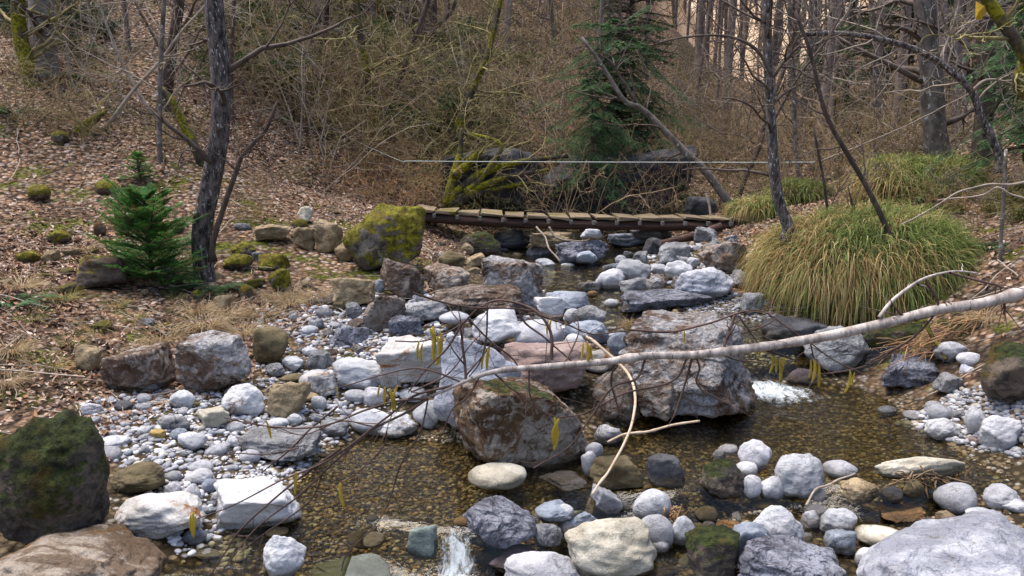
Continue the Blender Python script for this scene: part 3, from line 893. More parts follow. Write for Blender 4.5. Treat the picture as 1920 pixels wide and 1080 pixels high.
 # dam of stones, right foreground
 ((1383,823,1448,892),'lav','m',"egg shaped grey stone standing at the left end of the stone row",None),
 ((1374,865,1421,898),'white','r',"smooth pale stone in front of the egg shaped grey stone",None),
 ((1311,858,1397,938),'mossd','m',"dark mossy wet rock at the left end of the stone row",None),
 ((1452,849,1546,938),'white','m',"large round white stone with two dark spots in the stone row",None),
 ((1541,862,1609,901),'lav','r',"grey loaf shaped stone right of the spotted round white stone",None),
 ((1639,856,1811,902),'cream','m',"long flat white stone lying in the right pool",None,.3),
 ((1389,890,1428,938),'lav','r',"purplish upright stone below the smooth pale stone",None),
 ((1421,892,1471,941),'white','m',"pinkish white stone left of the spotted round white stone",None),
 ((1572,895,1651,947),'tan','m',"tan stone with dark pits right of the stick in the row",None),
 ((1649,912,1694,946),'dark','r',"dark round stone right of the pitted tan stone",None),
 ((1691,900,1733,940),'olive','m',"brown pointed stone below the long flat white stone",None),
 ((1749,904,1833,968),'lav','r',"pinkish white notched stone below the right end of the long flat stone",None),
 ((1842,906,1918,958),'lav','m',"grey stone right of the pinkish notched one",None),
 ((1511,911,1559,946),'lav','r',"grey stone under the stick, the upper of two",None),
 ((1510,940,1558,968),'lav','r',"grey stone under the stick, the lower of two",None),
 ((1402,947,1508,1040),'white','m',"large white egg shaped stone leaning on the blue block",None),
 ((1352,978,1445,1078),'blue','a',"blue grey square block under the large white egg shaped stone",None),
 ((1499,956,1541,998),'lav','m',"pale pinkish stone right of the large white egg shaped stone",None),
 ((1536,952,1608,1009),'white','m',"whitish stone with a dark underside in the front right group",None),
 ((1542,991,1607,1047),'blue','a',"blue grey stone behind the front grey boulder",None),
 ((1378,1003,1609,1150),'conglo','a',"rugged grey boulder at the bottom edge right of the centre",None),
 ((1602,984,1702,1032),'cream','r',"smooth cream stone left of the huge pale boulder",None),
 ((1639,1011,1684,1038),'tan','r',"small greyish tan stone between the cream stone and the huge boulder",None),
 ((1679,1004,1755,1032),'white','r',"low white stone touching the huge pale boulder",None),
 ((1602,1026,1647,1070),'snow','r',"small white stone with a brown spot at the huge boulder's left foot",None),
 ((1605,955,2060,1240),'slab','m',"huge pale lilac boulder in the bottom right corner",None),
 ((1809,949,1877,979),'white','m',"white stone behind the huge pale corner boulder",None),
 ((1639,941,1737,980),'orange','s',"flat orange brown stone lying in the shallow water",None),
 ((1752,956,1802,991),'tan','m',"brownish pink stone in the shallows before the notched stone",None),
 ((1740,989,1792,1011),'lav','r',"flat grey stone at the back edge of the huge corner boulder",None),
 ((1283,983,1388,1110),'mossd','a',"tan mossy block at the bottom edge left of the blue block",None),
 ((1406,936,1467,957),'olive','r',"flat brown stone in the shallows below the pinkish white stone",None),
 ((1257,967,1304,1029),'white','m',"narrow white stone by the dead twigs right of the largest white stone",None),
 ((1346,832,1384,853),'white','r',"small white stone behind the dark mossy wet rock, farther one",None),
 ((1336,842,1361,866),'lav','r',"small white stone behind the dark mossy wet rock, nearer one",None),
 ((1878,932,1935,964),'white','m',"pale stone at the right edge behind the huge corner boulder",None),
 # bottom centre
 ((877,867,988,920),'cream','r',"smooth white stone in the pool at the foot of the rusty block",None),
 ((1008,883,1102,920),'dark','s',"low dark wet stone right of the smooth white one in the pool",None),
 ((1097,829,1131,862),'lav','r',"grey stone by the rusty block, the upper of a stacked pair",4.95),
 ((1089,845,1124,902),'lav','m',"grey stone by the rusty block, the lower of a stacked pair",None),
 ((1105,853,1208,922),'olive','a',"olive brown block behind the foot of the curved stick",None),
 ((1211,849,1285,918),'dark','a',"dark stone with a pale top behind the shallow riffle",None),
 ((1113,795,1168,838),'grey','m',"dark grey stone at the right foot of the rusty block",None),
 ((863,928,1009,1030),'conglo','m',"grey fractured boulder left of the largest white stone",None),
 ((997,936,1072,982),'blue','m',"smooth blue grey stone behind the fractured boulder",None),
 ((1034,944,1077,977),'white','r',"small white stone behind the flat blue one",None),
 ((1034,957,1122,990),'blue','s',"flat blue stone under the lavender block",None),
 ((1094,906,1168,979),'lav','a',"lavender angular block on which the curved stick stands",None),
 ((999,981,1055,1029),'grey','m',"dark stone with a white cap left of the largest white stone",None),
 ((1044,976,1078,1005),'lav','r',"small grey stone above the white capped stone",None),
 ((1058,968,1232,1092),'cream','m',"largest white stone in the front centre of the picture",None),
 ((945,1033,1097,1120),'lav','m',"light grey boulder cut by the bottom edge left of the largest white stone",None),
 ((1187,916,1260,988),'white','r',"rounded white stone behind the largest white stone",None),
 ((1196,964,1264,1035),'lav','r',"grey rounded stone right of the largest white stone",None),
 ((879,1018,1010,1075),'purple','m',"dark purplish flat rock below the fractured boulder",None),
 ((1214,1006,1254,1040),'lav','r',"small grey stone under the grey rounded one",None),
 ((763,983,822,1050),'teal','a',"pale wet slab standing in the small fall",None),
 ((650,995,722,1030),'olive','r',"drowned pale brown stone on the lip of the small fall",None),
 ((686,964,711,984),'dark','r',"small black stone sticking out of the pool near its lip",None),
 ((1006,1026,1031,1043),'white','r',"tiny pale stone right of the dark purplish flat rock",None),
 ((1155,940,1195,969),'dark','m',"dark grey stone between the lavender block and the rounded white stone",None),
 ((850,968,882,990),'orange','r',"small orange stone at the left of the fractured boulder",None),
]
for it in R_LIST:
    make_rock(it[0], it[1], it[2], it[3], it[4], it[5] if len(it) > 5 else .82)

# rock face behind the bridge
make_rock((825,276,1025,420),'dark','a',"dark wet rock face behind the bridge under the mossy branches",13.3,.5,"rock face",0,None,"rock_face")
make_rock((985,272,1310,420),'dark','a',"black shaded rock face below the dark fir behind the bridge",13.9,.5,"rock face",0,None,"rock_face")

# ------------------------------------------------------------------ loose cobbles on the bars and pebbles between them
COB = [rock_shape(900 + i, 'r' if i % 3 else 'm', 3) for i in range(10)] + [rock_shape(930 + i, 'a' if i % 3 else 's', 3) for i in range(9)]
COBM = {}
CNAME = {'white': 'whitish', 'lav': 'pale grey', 'blue': 'bluish grey', 'grey': 'dark grey', 'olive': 'olive brown', 'tan': 'tan', 'orange': 'orange brown', 'pink': 'pinkish', 'dark': 'blackish', 'brown': 'reddish brown', 'frost': 'brown and white', 'mossy': 'mossy', 'rmoss': 'rusty mossy'}
def cobble_mesh(i, kind):
    if (i, kind) not in COBM:
        V, F = COB[i]
        COBM[(i, kind)] = mesh_np("cobble", V * np.array([1, .8, .62]), F, RM[kind])
    return COBM[(i, kind)]

def poly_mask(u, v, poly):
    poly = np.array(poly, float); inside = np.zeros(len(u), bool)
    j = len(poly) - 1
    for i in range(len(poly)):
        c = ((poly[i, 1] > v) != (poly[j, 1] > v)) & (u < (poly[j, 0] - poly[i, 0]) * (v - poly[i, 1]) / (poly[j, 1] - poly[i, 1] + 1e-9) + poly[i, 0])
        inside ^= c; j = i
    return inside

taken = [(c[0], c[1], max(a, b * .8)) for (_, c, a, b, cc) in ROCKS]
def strew(poly_uv, n, rmin, rmax, kinds, label, group, seed, word="cobble"):
    """Cobbles on a patch of ground whose outline is given by its corners."""
    r = np.random.default_rng(seed)
    corners = np.array([ground(u, v)[:2] for u, v in poly_uv])
    lo, hi = corners.min(0), corners.max(0)
    got = 0
    for _ in range(n * 60):
        if got >= n: break
        x, y = r.uniform(lo, hi)
        if not poly_mask(np.array([x]), np.array([y]), corners)[0]: continue
        rad = rmin + (rmax - rmin) * r.random() ** 2.2
        T = np.array(taken)
        if (np.hypot(T[:, 0] - x, T[:, 1] - y) < (T[:, 2] + rad) * .80).any(): continue
        taken.append((x, y, rad))
        k = kinds[r.integers(len(kinds))]
        o = link(word, cobble_mesh(int(r.integers(10)) if seed not in (7, 9, 10, 19, 20) or r.random() < .25 else 10 + int(r.integers(9)), k))
        z = float(terrain(x, y)[0])
        o.location = (x, y, z + rad * (.12 if seed < 9 else .25))
        o.scale = (rad * r.uniform(.9, 1.25), rad * r.uniform(.8, 1.1), rad * r.uniform(.75, 1.1))
        o.rotation_euler = (r.normal() * .2, r.normal() * .2, r.uniform(0, 6.28))
        cn = CNAME[k]
        tag(o, label.replace("cobble", cn + " " + word, 1), word, cn + " " + group)
        o["wet_level"] = float(water_level(x, y))
        got += 1
strew([(560,560),(780,550),(1000,590),(1130,600),(1120,680),(830,720),(700,730),(600,700)], 46, .05, .15, ['brown', 'grey', 'white', 'frost', 'lav', 'grey', 'brown'],
      "cobble wedged into the big rock pile left of the stream's middle", "cobbles wedged in the rock pile", 9)
strew([(700,470),(900,440),(1010,480),(900,540),(720,560)], 18, .06, .14, ['brown', 'grey', 'olive', 'tan', 'dark'],
      "cobble in the rubble below the mossy boulder", "cobbles in the rubble by the mossy boulder", 10)
strew([(1120,430),(1400,430),(1400,560),(1230,575),(1130,545),(1060,470)], 44, .05, .15, ['white', 'lav', 'blue', 'grey', 'frost', 'white'],
      "cobble crowding the rocky upper stream below the bridge", "stones crowding the upper stream", 19, "stone")
strew([(0,440),(120,420),(640,395),(640,440),(600,560),(300,620),(0,650)], 30, .05, .13, ['mossy', 'mossy', 'tan', 'grey', 'rmoss'],
      "cobble half sunk in dead leaves on the left bank", "stones in the leaves of the left bank", 20, "stone")
LG = ['white', 'lav', 'lav', 'lav', 'blue', 'white', 'grey', 'lav']
strew([(150,760),(300,735),(420,740),(620,770),(610,830),(470,860),(420,930),(400,1010),(300,900),(190,850)], 110, .024, .078, LG,
      "small cobble among the stones of the left gravel bar", "cobbles on the left gravel bar", 1)
strew([(545,590),(660,585),(700,690),(640,760),(520,720),(480,690)], 22, .025, .06, LG,
      "small cobble in the chute of stones left of the rock pile", "cobbles in the chute on the left bank", 2)
strew([(590,700),(720,700),(830,730),(820,790),(640,800)], 14, .025, .06, ['white', 'lav', 'white', 'olive'],
      "small cobble between the white stones at the back of the pool", "cobbles at the back of the pool", 3)
strew([(1290,590),(1345,552),(1420,565),(1460,640),(1420,650),(1330,600)], 16, .025, .055, ['lav', 'lav', 'grey', 'white'],
      "small cobble on the gravel strip left of the grass mound", "cobbles on the gravel strip by the grass mound", 4)
strew([(1690,780),(1800,740),(1925,735),(1925,850),(1840,840)], 20, .03, .06, ['lav', 'white', 'grey', 'pink'],
      "small cobble on the spit at the right edge of the pool", "cobbles on the right gravel spit", 5)
strew([(1000,470),(1060,480),(1060,510),(1000,500)], 8, .03, .06, ['lav', 'grey', 'white'],
      "small cobble on the left shore of the upper pool", "cobbles by the upper pool", 6)
strew([(1230,430),(1330,440),(1300,540),(1150,560),(1100,470)], 20, .04, .10, ['lav', 'white', 'blue', 'grey', 'dark'],
      "cobble in the bouldery upper stream below the bridge", "cobbles in the upper stream", 7)
strew([(1240,880),(1900,900),(1900,980),(1300,1080),(900,1080),(900,1000)], 30, .035, .10, ['olive', 'lav', 'tan', 'orange', 'lav', 'grey'],
      "small cobble in the shallows between the front stones", "cobbles between the front stones", 8)

def pebbles(poly_uv, n, rmin, rmax, pal, seed, name):
    r = np.random.default_rng(seed)
    corners = np.array([ground(u, v)[:2] for u, v in poly_uv])
    lo, hi = corners.min(0), corners.max(0)
    xy = r.uniform(lo, hi, (n * 4, 2))
    xy = xy[poly_mask(xy[:, 0], xy[:, 1], corners)][:n]
    n = len(xy)
    z = terrain(xy[:, 0], xy[:, 1])
    rad = rmin + (rmax - rmin) * r.random(n) ** 2
    D, F = ICO[1 if seed in (11, 13) else 0]
    shp = [D * (1 + .28 * fbm(D * 1.1 + k * 7, 2, k))[:, None] for k in range(8)]
    A = r.uniform(0, 6.28, n)
    Vs, Cs = [], []
    idx = r.integers(8, size=n)
    sc = np.stack([rad * r.uniform(.9, 1.4, n), rad * r.uniform(.7, 1.0, n), rad * r.uniform(.4, .75, n)], 1)
    S = np.stack(shp)[idx] * sc[:, None]
    c, s = np.cos(A)[:, None], np.sin(A)[:, None]
    S = np.stack([S[..., 0] * c - S[..., 1] * s, S[..., 0] * s + S[..., 1] * c, S[..., 2]], -1)
    S += np.stack([xy[:, 0], xy[:, 1], z + sc[:, 2] * .35], 1)[:, None]
    pal = np.array(pal)
    C = pal[r.integers(len(pal), size=n)] * r.uniform(.6, 1.3, (n, 1))
    C = np.repeat(C, len(D), 0)
    Fa = (F[None] + (np.arange(n) * len(D))[:, None, None]).reshape(-1, 3)
    tag(link(name, mesh_np(name, S.reshape(-1, 3), Fa, M_PEB, C)), kind="stuff")
M_PEB = leaf_mat("pebbles", .75, 0, .35)
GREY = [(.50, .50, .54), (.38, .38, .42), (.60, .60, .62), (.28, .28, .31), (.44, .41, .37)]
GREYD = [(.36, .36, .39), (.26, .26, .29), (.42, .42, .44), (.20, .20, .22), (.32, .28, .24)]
BED = [(.20, .145, .075), (.12, .085, .045), (.28, .22, .14), (.085, .065, .04), (.17, .11, .05), (.30, .27, .21)]
pebbles([(140,760),(300,730),(600,745),(700,780),(600,850),(560,900),(440,1050),(340,1060),(260,900),(180,850)], 2600, .008, .026, GREY, 11, "gravel")
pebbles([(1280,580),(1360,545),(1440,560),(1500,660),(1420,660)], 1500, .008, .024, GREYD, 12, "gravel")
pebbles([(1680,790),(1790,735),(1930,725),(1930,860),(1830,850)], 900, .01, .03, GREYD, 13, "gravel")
pebbles([(480,580),(690,575),(760,760),(620,790),(470,720)], 1100, .01, .03, GREY, 14, "gravel")
pebbles([(560,560),(780,550),(1000,590),(1130,600),(1120,700),(830,740),(600,720)], 1500, .012, .04, GREY + [(.16,.12,.1)], 18, "gravel")
pebbles([(560,820),(860,800),(1100,900),(1000,1000),(860,1060),(450,1075),(520,920)], 6500, .005, .019, BED, 15, "pebble_bed")
pebbles([(1200,790),(1500,730),(1700,740),(1750,830),(1900,870),(1900,1000),(1250,1080),(1180,880)], 6500, .005, .020, BED, 16, "pebble_bed")
pebbles([(940,500),(1150,480),(1330,440),(1330,580),(1150,640),(1030,560)], 1100, .015, .05, GREY + BED, 17, "gravel")
# ------------------------------------------------------------------ branches and twigs
def unit(v): return v / max(np.linalg.norm(v), 1e-9)

def grow(p, d, L, r, depth, rng, out, wander=.22, lift=.0, nch=5, spread=.9, ratio=.5, seg=6, start=.25):
    pts = [np.array(p, float)]; d = unit(np.array(d, float))
    for i in range(seg):
        d = unit(d + rng.normal(size=3) * wander + np.array([0, 0, lift]))
        pts.append(pts[-1] + d * L / seg)
    pts = np.array(pts)
    rad = r * np.linspace(1, .32 if depth else .2, seg + 1)
    out.append((pts, rad, depth))
    if depth <= 0: return
    for c in range(nch):
        f = start + (1 - start) * (c + rng.random()) / nch
        i = min(int(f * seg), seg - 1)
        q = pts[i] + (pts[i + 1] - pts[i]) * (f * seg - i)
        dd = unit(pts[i + 1] - pts[i])
        side = unit(np.cross(dd, rng.normal(size=3)))
        grow(q, dd * (1 - spread * .45) + side * spread, L * ratio * rng.uniform(.6, 1.15) * (1.15 - .5 * f), r * (1 - .6 * f) * .6, depth - 1, rng, out,
             wander * 1.15, lift, max(2, nch - 1), spread, ratio, max(4, seg - 1), start)

def tubes(mb, out, sides=(3, 3, 4, 5), rmin=.0026):
    for pts, rad, dep in out:
        mb.tube(pts, np.maximum(rad, rmin), sides[min(dep, len(sides) - 1)])

def bush_mesh(seed, n, L, r, spread, lift, mat, depth=2, nch=5, name="stems"):
    rng = np.random.default_rng(seed); out = []
    for i in range(n):
        a = rng.uniform(0, 6.283); s = rng.uniform(.1, spread)
        grow((rng.normal() * .12, rng.normal() * .12, -.15), (math.cos(a) * s, math.sin(a) * s, 1), L * rng.uniform(.55, 1.1), r * rng.uniform(.6, 1.2), depth, rng, out, .20, lift, nch, .9, .45)
    mb = MB(); tubes(mb, out)
    return mb.mesh(name, mat)

# ------------------------------------------------------------------ dead leaves on the slopes
def leaves():
    r = np.random.default_rng(77)
    n1, n2 = 100000, 66000
    x1 = r.uniform(-9, 8, n1); y1 = 2.6 + 11.5 * r.random(n1) ** .8
    y2 = r.uniform(12, 30, n2); x2 = r.uniform(-.85, .85, n2) * y2
    n3 = 26000; x3 = r.uniform(-5.2, -1.9, n3); y3 = r.uniform(4.2, 8.5, n3)
    x = np.concatenate([x1, x2, x3]); y = np.concatenate([y1, y2, y3])
    s = np.concatenate([np.clip(.019 * np.exp(r.normal(size=n1) * .42), .007, .05), .034 * np.exp(r.normal(size=n2) * .3), np.clip(.017 * np.exp(r.normal(size=n3) * .4), .006, .04)])
    z = terrain(x, y)
    cover = fbm(xy3(x, y, .8), 3, 55)
    ok = (stream_mask(x, y, z) < r.uniform(.1, .75, len(x))) & (z > water_level(x, y) + .1) & (np.abs(x) < .8 * y + 2.2) & (cover > r.uniform(-.45, .22, len(x)))
    x, y, z, s = x[ok], y[ok], z[ok], s[ok]
    n = len(x)
    e = .03
    nx_ = (terrain(x + e, y) - z) / e; ny_ = (terrain(x, y + e) - z) / e
    N = np.stack([-nx_, -ny_, np.ones(n)], 1) + r.normal(size=(n, 3)) * .45
    N /= np.linalg.norm(N, axis=1, keepdims=True)
    T = np.cross(N, r.normal(size=(n, 3))); T /= np.linalg.norm(T, axis=1, keepdims=True)
    B = np.cross(N, T)
    P = np.stack([x, y, z + .012], 1)
    s = s[:, None]
    curl = r.uniform(-.1, .7, (n, 1))
    V = np.stack([P - T * s, P + B * s * .55 + N * s * curl, P + T * s * 1.05 + N * s * curl * .5, P - B * s * .55 + N * s * curl], 1)
    pal = 1.25 * np.array([(.26, .17, .12), (.21, .125, .08), (.33, .235, .175), (.14, .078, .048), (.42, .33, .27), (.25, .135, .07), (.10, .056, .034), (.29, .185, .125)])
    C = pal[r.integers(len(pal), size=n)] * r.uniform(.7, 1.2, (n, 1))
    F = np.array([[0, 1, 2], [0, 2, 3]])[None] + (np.arange(n) * 4)[:, None, None]
    tag(link("leaf_litter", mesh_np("leaf_litter", V.reshape(-1, 3), F.reshape(-1, 3), M_LEAF, np.repeat(C, 4, 0), False)), kind="stuff")
leaves()

# dead twigs lying about
def floor_twigs():
    r = np.random.default_rng(5); mb = MB()
    for _ in range(900):
        u, Y = r.uniform(-.66, .66), 4.5 + 14 * r.random() ** .8
        x, y = u * Y, Y
        z = float(terrain(x, y)[0])
        if stream_mask(np.array([x]), np.array([y]), np.array([z]))[0] > .3: continue
        a = r.uniform(0, 6.28); L = r.uniform(.15, .7)
        tt = np.linspace(-.5, .5, 5)
        px = x + tt * L * math.cos(a) + r.normal(size=5) * .012; py = y + tt * L * math.sin(a) + r.normal(size=5) * .012
        pz = terrain(px, py) + .02 + r.random() * .03
        mb.tube(np.stack([px, py, pz], 1), r.uniform(.002, .006), 3)
    tag(mb.build("dead_twigs", M_TWIGP), kind="stuff")
floor_twigs()

# ------------------------------------------------------------------ near trees, one by one
def near_tree(name, label, px, Y, w0, w1, mat, nbr=8, brL=1.2, seed=1, twigmat=None, dY=0.0, base=True, brdepth=2, cat="tree", rough=.18, brstart=.35, explicit=(), lift=.02):
    rng = np.random.default_rng(seed)
    if Y is None:
        Y = ground(*px[0])[1]
    k = len(px)
    W = np.array([at(u, v, Y + dY * i / max(k - 1, 1)) for i, (u, v) in enumerate(px)])
    if base:
        W = np.concatenate([[W[0] - (W[1] - W[0]) * .12 * np.array([.3, .3, 1]) - np.array([0, 0, .12])], W])
    org = W[1 if base else 0].copy()
    n = max(10, int(np.linalg.norm(np.diff(W, axis=0), axis=1).sum() / .14))
    n = min(n, 60)
    P = smooth_path(W, n) - org
    f = np.linspace(0, 1, n)
    R = (w0 + (w1 - w0) * f) * .5 * Y / FPX
    if base: R = R * (1 + .55 * np.exp(-f * n * .16 / max(R[0] * 3, .05)))
    t_ = thing(name, label, cat, org)
    mb = MB()
    big = w0 > 18
    mb.tube(P, R, 16 if big else 8, None, rough if big else .08, seed, 5.0 if big else 12.0)
    mb.build("trunk", mat, t_)
    out = []
    for i in range(nbr):
        g = brstart + (1 - brstart) * (i + rng.random()) / nbr
        j = min(int(g * (n - 1)), n - 2)
        dd = unit(P[j + 1] - P[j]); side = unit(np.cross(dd, rng.normal(size=3)))
        grow(P[j], side + dd * .5, brL * rng.uniform(.5, 1.2), max(R[j] * .35, .004), brdepth, rng, out, .2, lift)
    for (pp, yy, ra, rb) in explicit:
        Q = np.array([at(u, v, Y + yy) for u, v in pp]) - org
        Q = smooth_path(Q, 5 * len(pp))
        out.append((Q, np.linspace(ra, rb, len(Q)), 3))
        for c in range(5):
            j = rng.integers(len(Q) // 4, len(Q) - 1)
            dd = unit(Q[j + 1] - Q[j]) if j + 1 < len(Q) else unit(Q[-1] - Q[-2])
            grow(Q[j], unit(np.cross(dd, rng.normal(size=3))) + dd * .6, brL * .5, rb * 1.2, 1, rng, out, .2, lift)
    if out:
        b = MB(); tubes(b, out, (3, 3, 4, 6))
        tag(b.build("branches", twigmat or mat, t_), kind="stuff")
    return t_

near_tree("tree", "dark rough barked tree with white flecks standing behind the fir sapling", [(385,530),(378,440),(398,330),(413,230),(412,120),(402,20),(392,-120),(388,-300)], 8.0, 38, 33, M_BARKD, 7, 1.5, 3, M_TWIGD, .2, rough=.10, brstart=.4)
near_tree("sapling", "thin crooked dark stem growing beside the dark rough barked tree", [(398,462),(412,410),(440,330),(455,290),(495,250),(508,222),(520,190)], 7.9, 13, 5, M_BARKB, 5, .8, 4, M_TWIGD)
near_tree("tree", "smooth pale grey trunk near the top left corner", [(84,140),(80,80),(78,0),(76,-120),(74,-300)], None, 46, 40, M_BARKG, 5, 1.8, 5, M_TWIGD, rough=.03)
near_tree("tree", "bright moss covered trunk left of the smooth pale grey trunk", [(60,160),(48,110),(38,60),(34,0),(36,-150)], None, 28, 22, M_BARKM, 7, 1.4, 6, M_TWIGG)
near_tree("tree", "thin stem with a white bark patch left of the dark rough barked tree", [(300,305),(299,230),(300,150),(304,60),(310,-40),(316,-200)], None, 11, 8, M_BARKL, 9, 1.5, 7, M_TWIGP)
near_tree("tree", "brown slanting stem just right of the white patched thin stem", [(312,205),(316,140),(326,70),(336,0),(345,-150)], None, 22, 16, M_BARKB, 7, 1.5, 8, M_TWIGD)
near_tree("sapling", "dry pale stem leaning left across the leaf slope", [(290,225),(255,165),(230,120),(205,60),(192,25),(180,-30)], None, 8, 4, M_TWIGP, 9, .8, 9, M_TWIGP, base=False)
near_tree("sapling", "dry pale stem leaning right across the leaf slope", [(195,245),(250,170),(300,115),(340,60),(385,10),(400,-20)], None, 7, 4, M_TWIGP, 9, .8, 10, M_TWIGP, base=False)
near_tree("root", "mossy root bent downslope left of the dark rough barked tree", [(382,312),(362,270),(345,235),(322,190),(300,165)], None, 20, 12, M_BARKM, 0, cat="root", base=False)
near_tree("stump", "short mossy stub sticking out of the leaf slope", [(152,245),(165,232),(180,222),(196,210)], None, 26, 8, M_BARKM, 3, .7, 12, M_TWIGG, cat="stump")
near_tree("tree", "thin dark stem right beside the dark rough barked tree", [(437,235),(434,140),(436,60),(440,-30),(446,-200)], None, 8, 6, M_BARKB, 9, 1.3, 13, M_TWIGD)
near_tree("tree", "pinkish brown trunk at the top of the slope above the bridge's left end", [(800,118),(804,60),(806,0),(808,-120),(810,-260)], None, 30, 26, M_BARKB, 6, 2.0, 14, M_TWIGD)
near_tree("tree", "mossy yellow green stem above the mossy boulder", [(706,265),(702,215),(690,160),(685,120),(676,70),(668,0),(660,-120)], None, 20, 10, M_BARKM, 9, 1.6, 15, M_TWIGG)
near_tree("tree", "dark thin stem leaning right next to the mossy yellow green stem", [(722,240),(735,190),(750,150),(765,100),(790,40),(815,-40)], None, 15, 8, M_BARKB, 9, 1.4, 16, M_TWIGD)
near_tree("tree", "mossy stem leaning right over the wet rock face", [(835,330),(850,270),(862,230),(885,170),(912,110),(930,40),(950,-60)], 14.4, 20, 8, M_BARKM, 14, 1.7, 17, M_TWIGG, explicit=[([(850,225),(880,208),(930,175),(985,155),(1040,142)], .2, .022, .008)])
near_tree("tree", "dark trunk on the hillside left of the mossy yellow green stem", [(592,190),(598,140),(606,80),(612,20),(620,-100)], None, 14, 10, M_BARKB, 9, 1.8, 18, M_TWIGD)
near_tree("tree", "grey tree leaning to the upper left across the dark fir", [(1372,392),(1330,330),(1290,290),(1250,250),(1205,205),(1172,190),(1145,150),(1120,110),(1090,70)], 13.0, 17, 6, M_BARKL, 8, 1.1, 19, M_TWIGD, explicit=[([(1200,203),(1160,140),(1150,120),(1120,100)], .1, .03, .01), ([(1180,193),(1120,172),(1080,172)], .2, .025, .008)])
near_tree("tree", "dark trunk growing out of the left end of the grass mound", [(1478,425),(1462,385),(1452,330),(1447,260),(1444,190),(1440,110),(1438,20),(1434,-100),(1430,-250)], 8.2, 24, 12, M_BARKD, 12, 1.2, 20, M_TWIGD, explicit=[([(1446,140),(1420,95),(1380,72),(1330,66),(1270,72),(1220,85)], -.2, .02, .006), ([(1445,150),(1475,110),(1500,85)], .1, .02, .012), ([(1448,230),(1500,140),(1560,60),(1600,-30)], .2, .016, .006)])
near_tree("sapling", "thin dark stem curving left from the middle of the grass mound", [(1700,520),(1680,470),(1655,410),(1625,350),(1590,290),(1555,230),(1538,180),(1525,120),(1510,70),(1490,20)], 7.6, 13, 6, M_BARKB, 9, .9, 21, M_TWIGD)
near_tree("sapling", "short thin stem standing on top of the grass mound", [(1558,420),(1550,385),(1545,340),(1535,290),(1525,235)], 8.4, 7, 4, M_BARKB, 4, .6, 22, M_TWIGD)
near_tree("sapling", "second short thin stem on the grass mound, right of the first", [(1615,440),(1605,410),(1597,380),(1590,350)], 8.3, 7, 3, M_BARKB, 3, .5, 23, M_TWIGD)
near_tree("tree", "arching tree whose grey limb bends left high over the grass mound", [(1876,300),(1858,255),(1838,215),(1822,170),(1790,140),(1760,115),(1715,92),(1670,78),(1610,66),(1560,62),(1500,65)], 9.5, 16, 8, M_BARKD, 16, 1.3, 24, M_TWIGP, rough=.1, explicit=[([(1762,113),(1780,70),(1795,20),(1805,-30)], .1, .022, .012), ([(1545,62),(1520,30),(1505,-10)], 0, .018, .008), ([(1560,62),(1590,20),(1600,-20)], .1, .014, .006), ([(1822,170),(1850,150),(1890,155),(1925,175)], -.1, .02, .008)])
near_tree("tree", "pale lichen spotted trunk standing behind the grass mound", [(1768,335),(1757,280),(1750,220),(1748,150),(1740,80),(1733,0),(1728,-120),(1722,-260)], 12.4, 44, 34, M_BARKL, 8, 1.8, 25, M_TWIGD, rough=.12)
near_tree("tree", "brown trunk between the pale lichen trunk and the right edge", [(1832,352),(1838,290),(1846,210),(1850,120),(1846,40),(1842,-60),(1838,-220)], 11.8, 34, 30, M_BARKB, 8, 1.6, 26, M_TWIGD, rough=.12)
near_tree("tree", "dark mossy trunk slanting across the top right corner", [(1960,160),(1925,110),(1890,55),(1855,5),(1830,-40),(1800,-90)], 6.5, 24, 18, M_BARKM, 5, .8, 27, M_TWIGG, base=False)
near_tree("tree", "mossy dark limb hanging at the right edge below the slanting mossy trunk", [(1935,90),(1918,115),(1908,140),(1906,165),(1925,185)], 7.0, 18, 12, M_BARKM, 5, .6, 28, M_TWIGG, base=False, cat="limb")
near_tree("tree", "thin pale trunk behind the right end of the bridge", [(1500,385),(1496,320),(1490,240),(1488,160),(1482,60),(1478,-60)], 14.5, 11, 8, M_BARKL, 9, 1.4, 29, M_TWIGD)
near_tree("sapling", "spotted pale thin stem at the right edge of the grass mound", [(1875,520),(1876,460),(1880,400),(1884,340),(1886,280)], 7.4, 8, 6, M_BARKL, 5, .7, 30, M_TWIGD)
near_tree("tree", "leaning thin trunk right behind the bridge's right end", [(1375,400),(1395,340),(1425,270),(1438,210),(1470,130),(1490,50),(1510,-50)], 14.0, 12, 7, M_BARKB, 10, 1.3, 31, M_TWIGD)

# ------------------------------------------------------------------ bare shrubs on the slopes
BUSH = [bush_mesh(100 + i, 9, 2.2, .011, .6, .0, M_TWIG) for i in range(3)] + [bush_mesh(110 + i, 10, 1.5, .007, 1.0, -.05, M_TWIGG, 2, 5) for i in range(2)] \
     + [bush_mesh(120 + i, 14, 1.1, .005, 1.5, -.10, M_TWIGR, 2, 4) for i in range(2)] + [bush_mesh(130, 5, 2.6, .012, .4, .05, M_TWIGP, 2, 4), bush_mesh(140, 4, 3.6, .016, .9, -.03, M_TWIGP, 2, 6), bush_mesh(141, 4, 3.4, .015, 1.0, -.05, M_TWIGG, 2, 6)]
def scatter_bush(n, box, kinds, smin, smax, label, group, seed, name="bare_shrub", dens=None, cat="shrub"):
    r = np.random.default_rng(seed)
    for i in range(n):
        u = r.uniform(box[0], box[2]); v = r.uniform(box[1], box[3])
        g = ground(u, v)
        if abs(g[0] - 1.0) < 1.5 and g[1] < 13: continue
        o = link(name, BUSH[kinds[r.integers(len(kinds))]], None, g)
        s = r.uniform(smin, smax)
        o.scale = (s, s, s * r.uniform(.8, 1.15))
        o.rotation_euler = (r.normal() * .12, r.normal() * .12, r.uniform(0, 6.28))
        tag(o, label, cat, group)
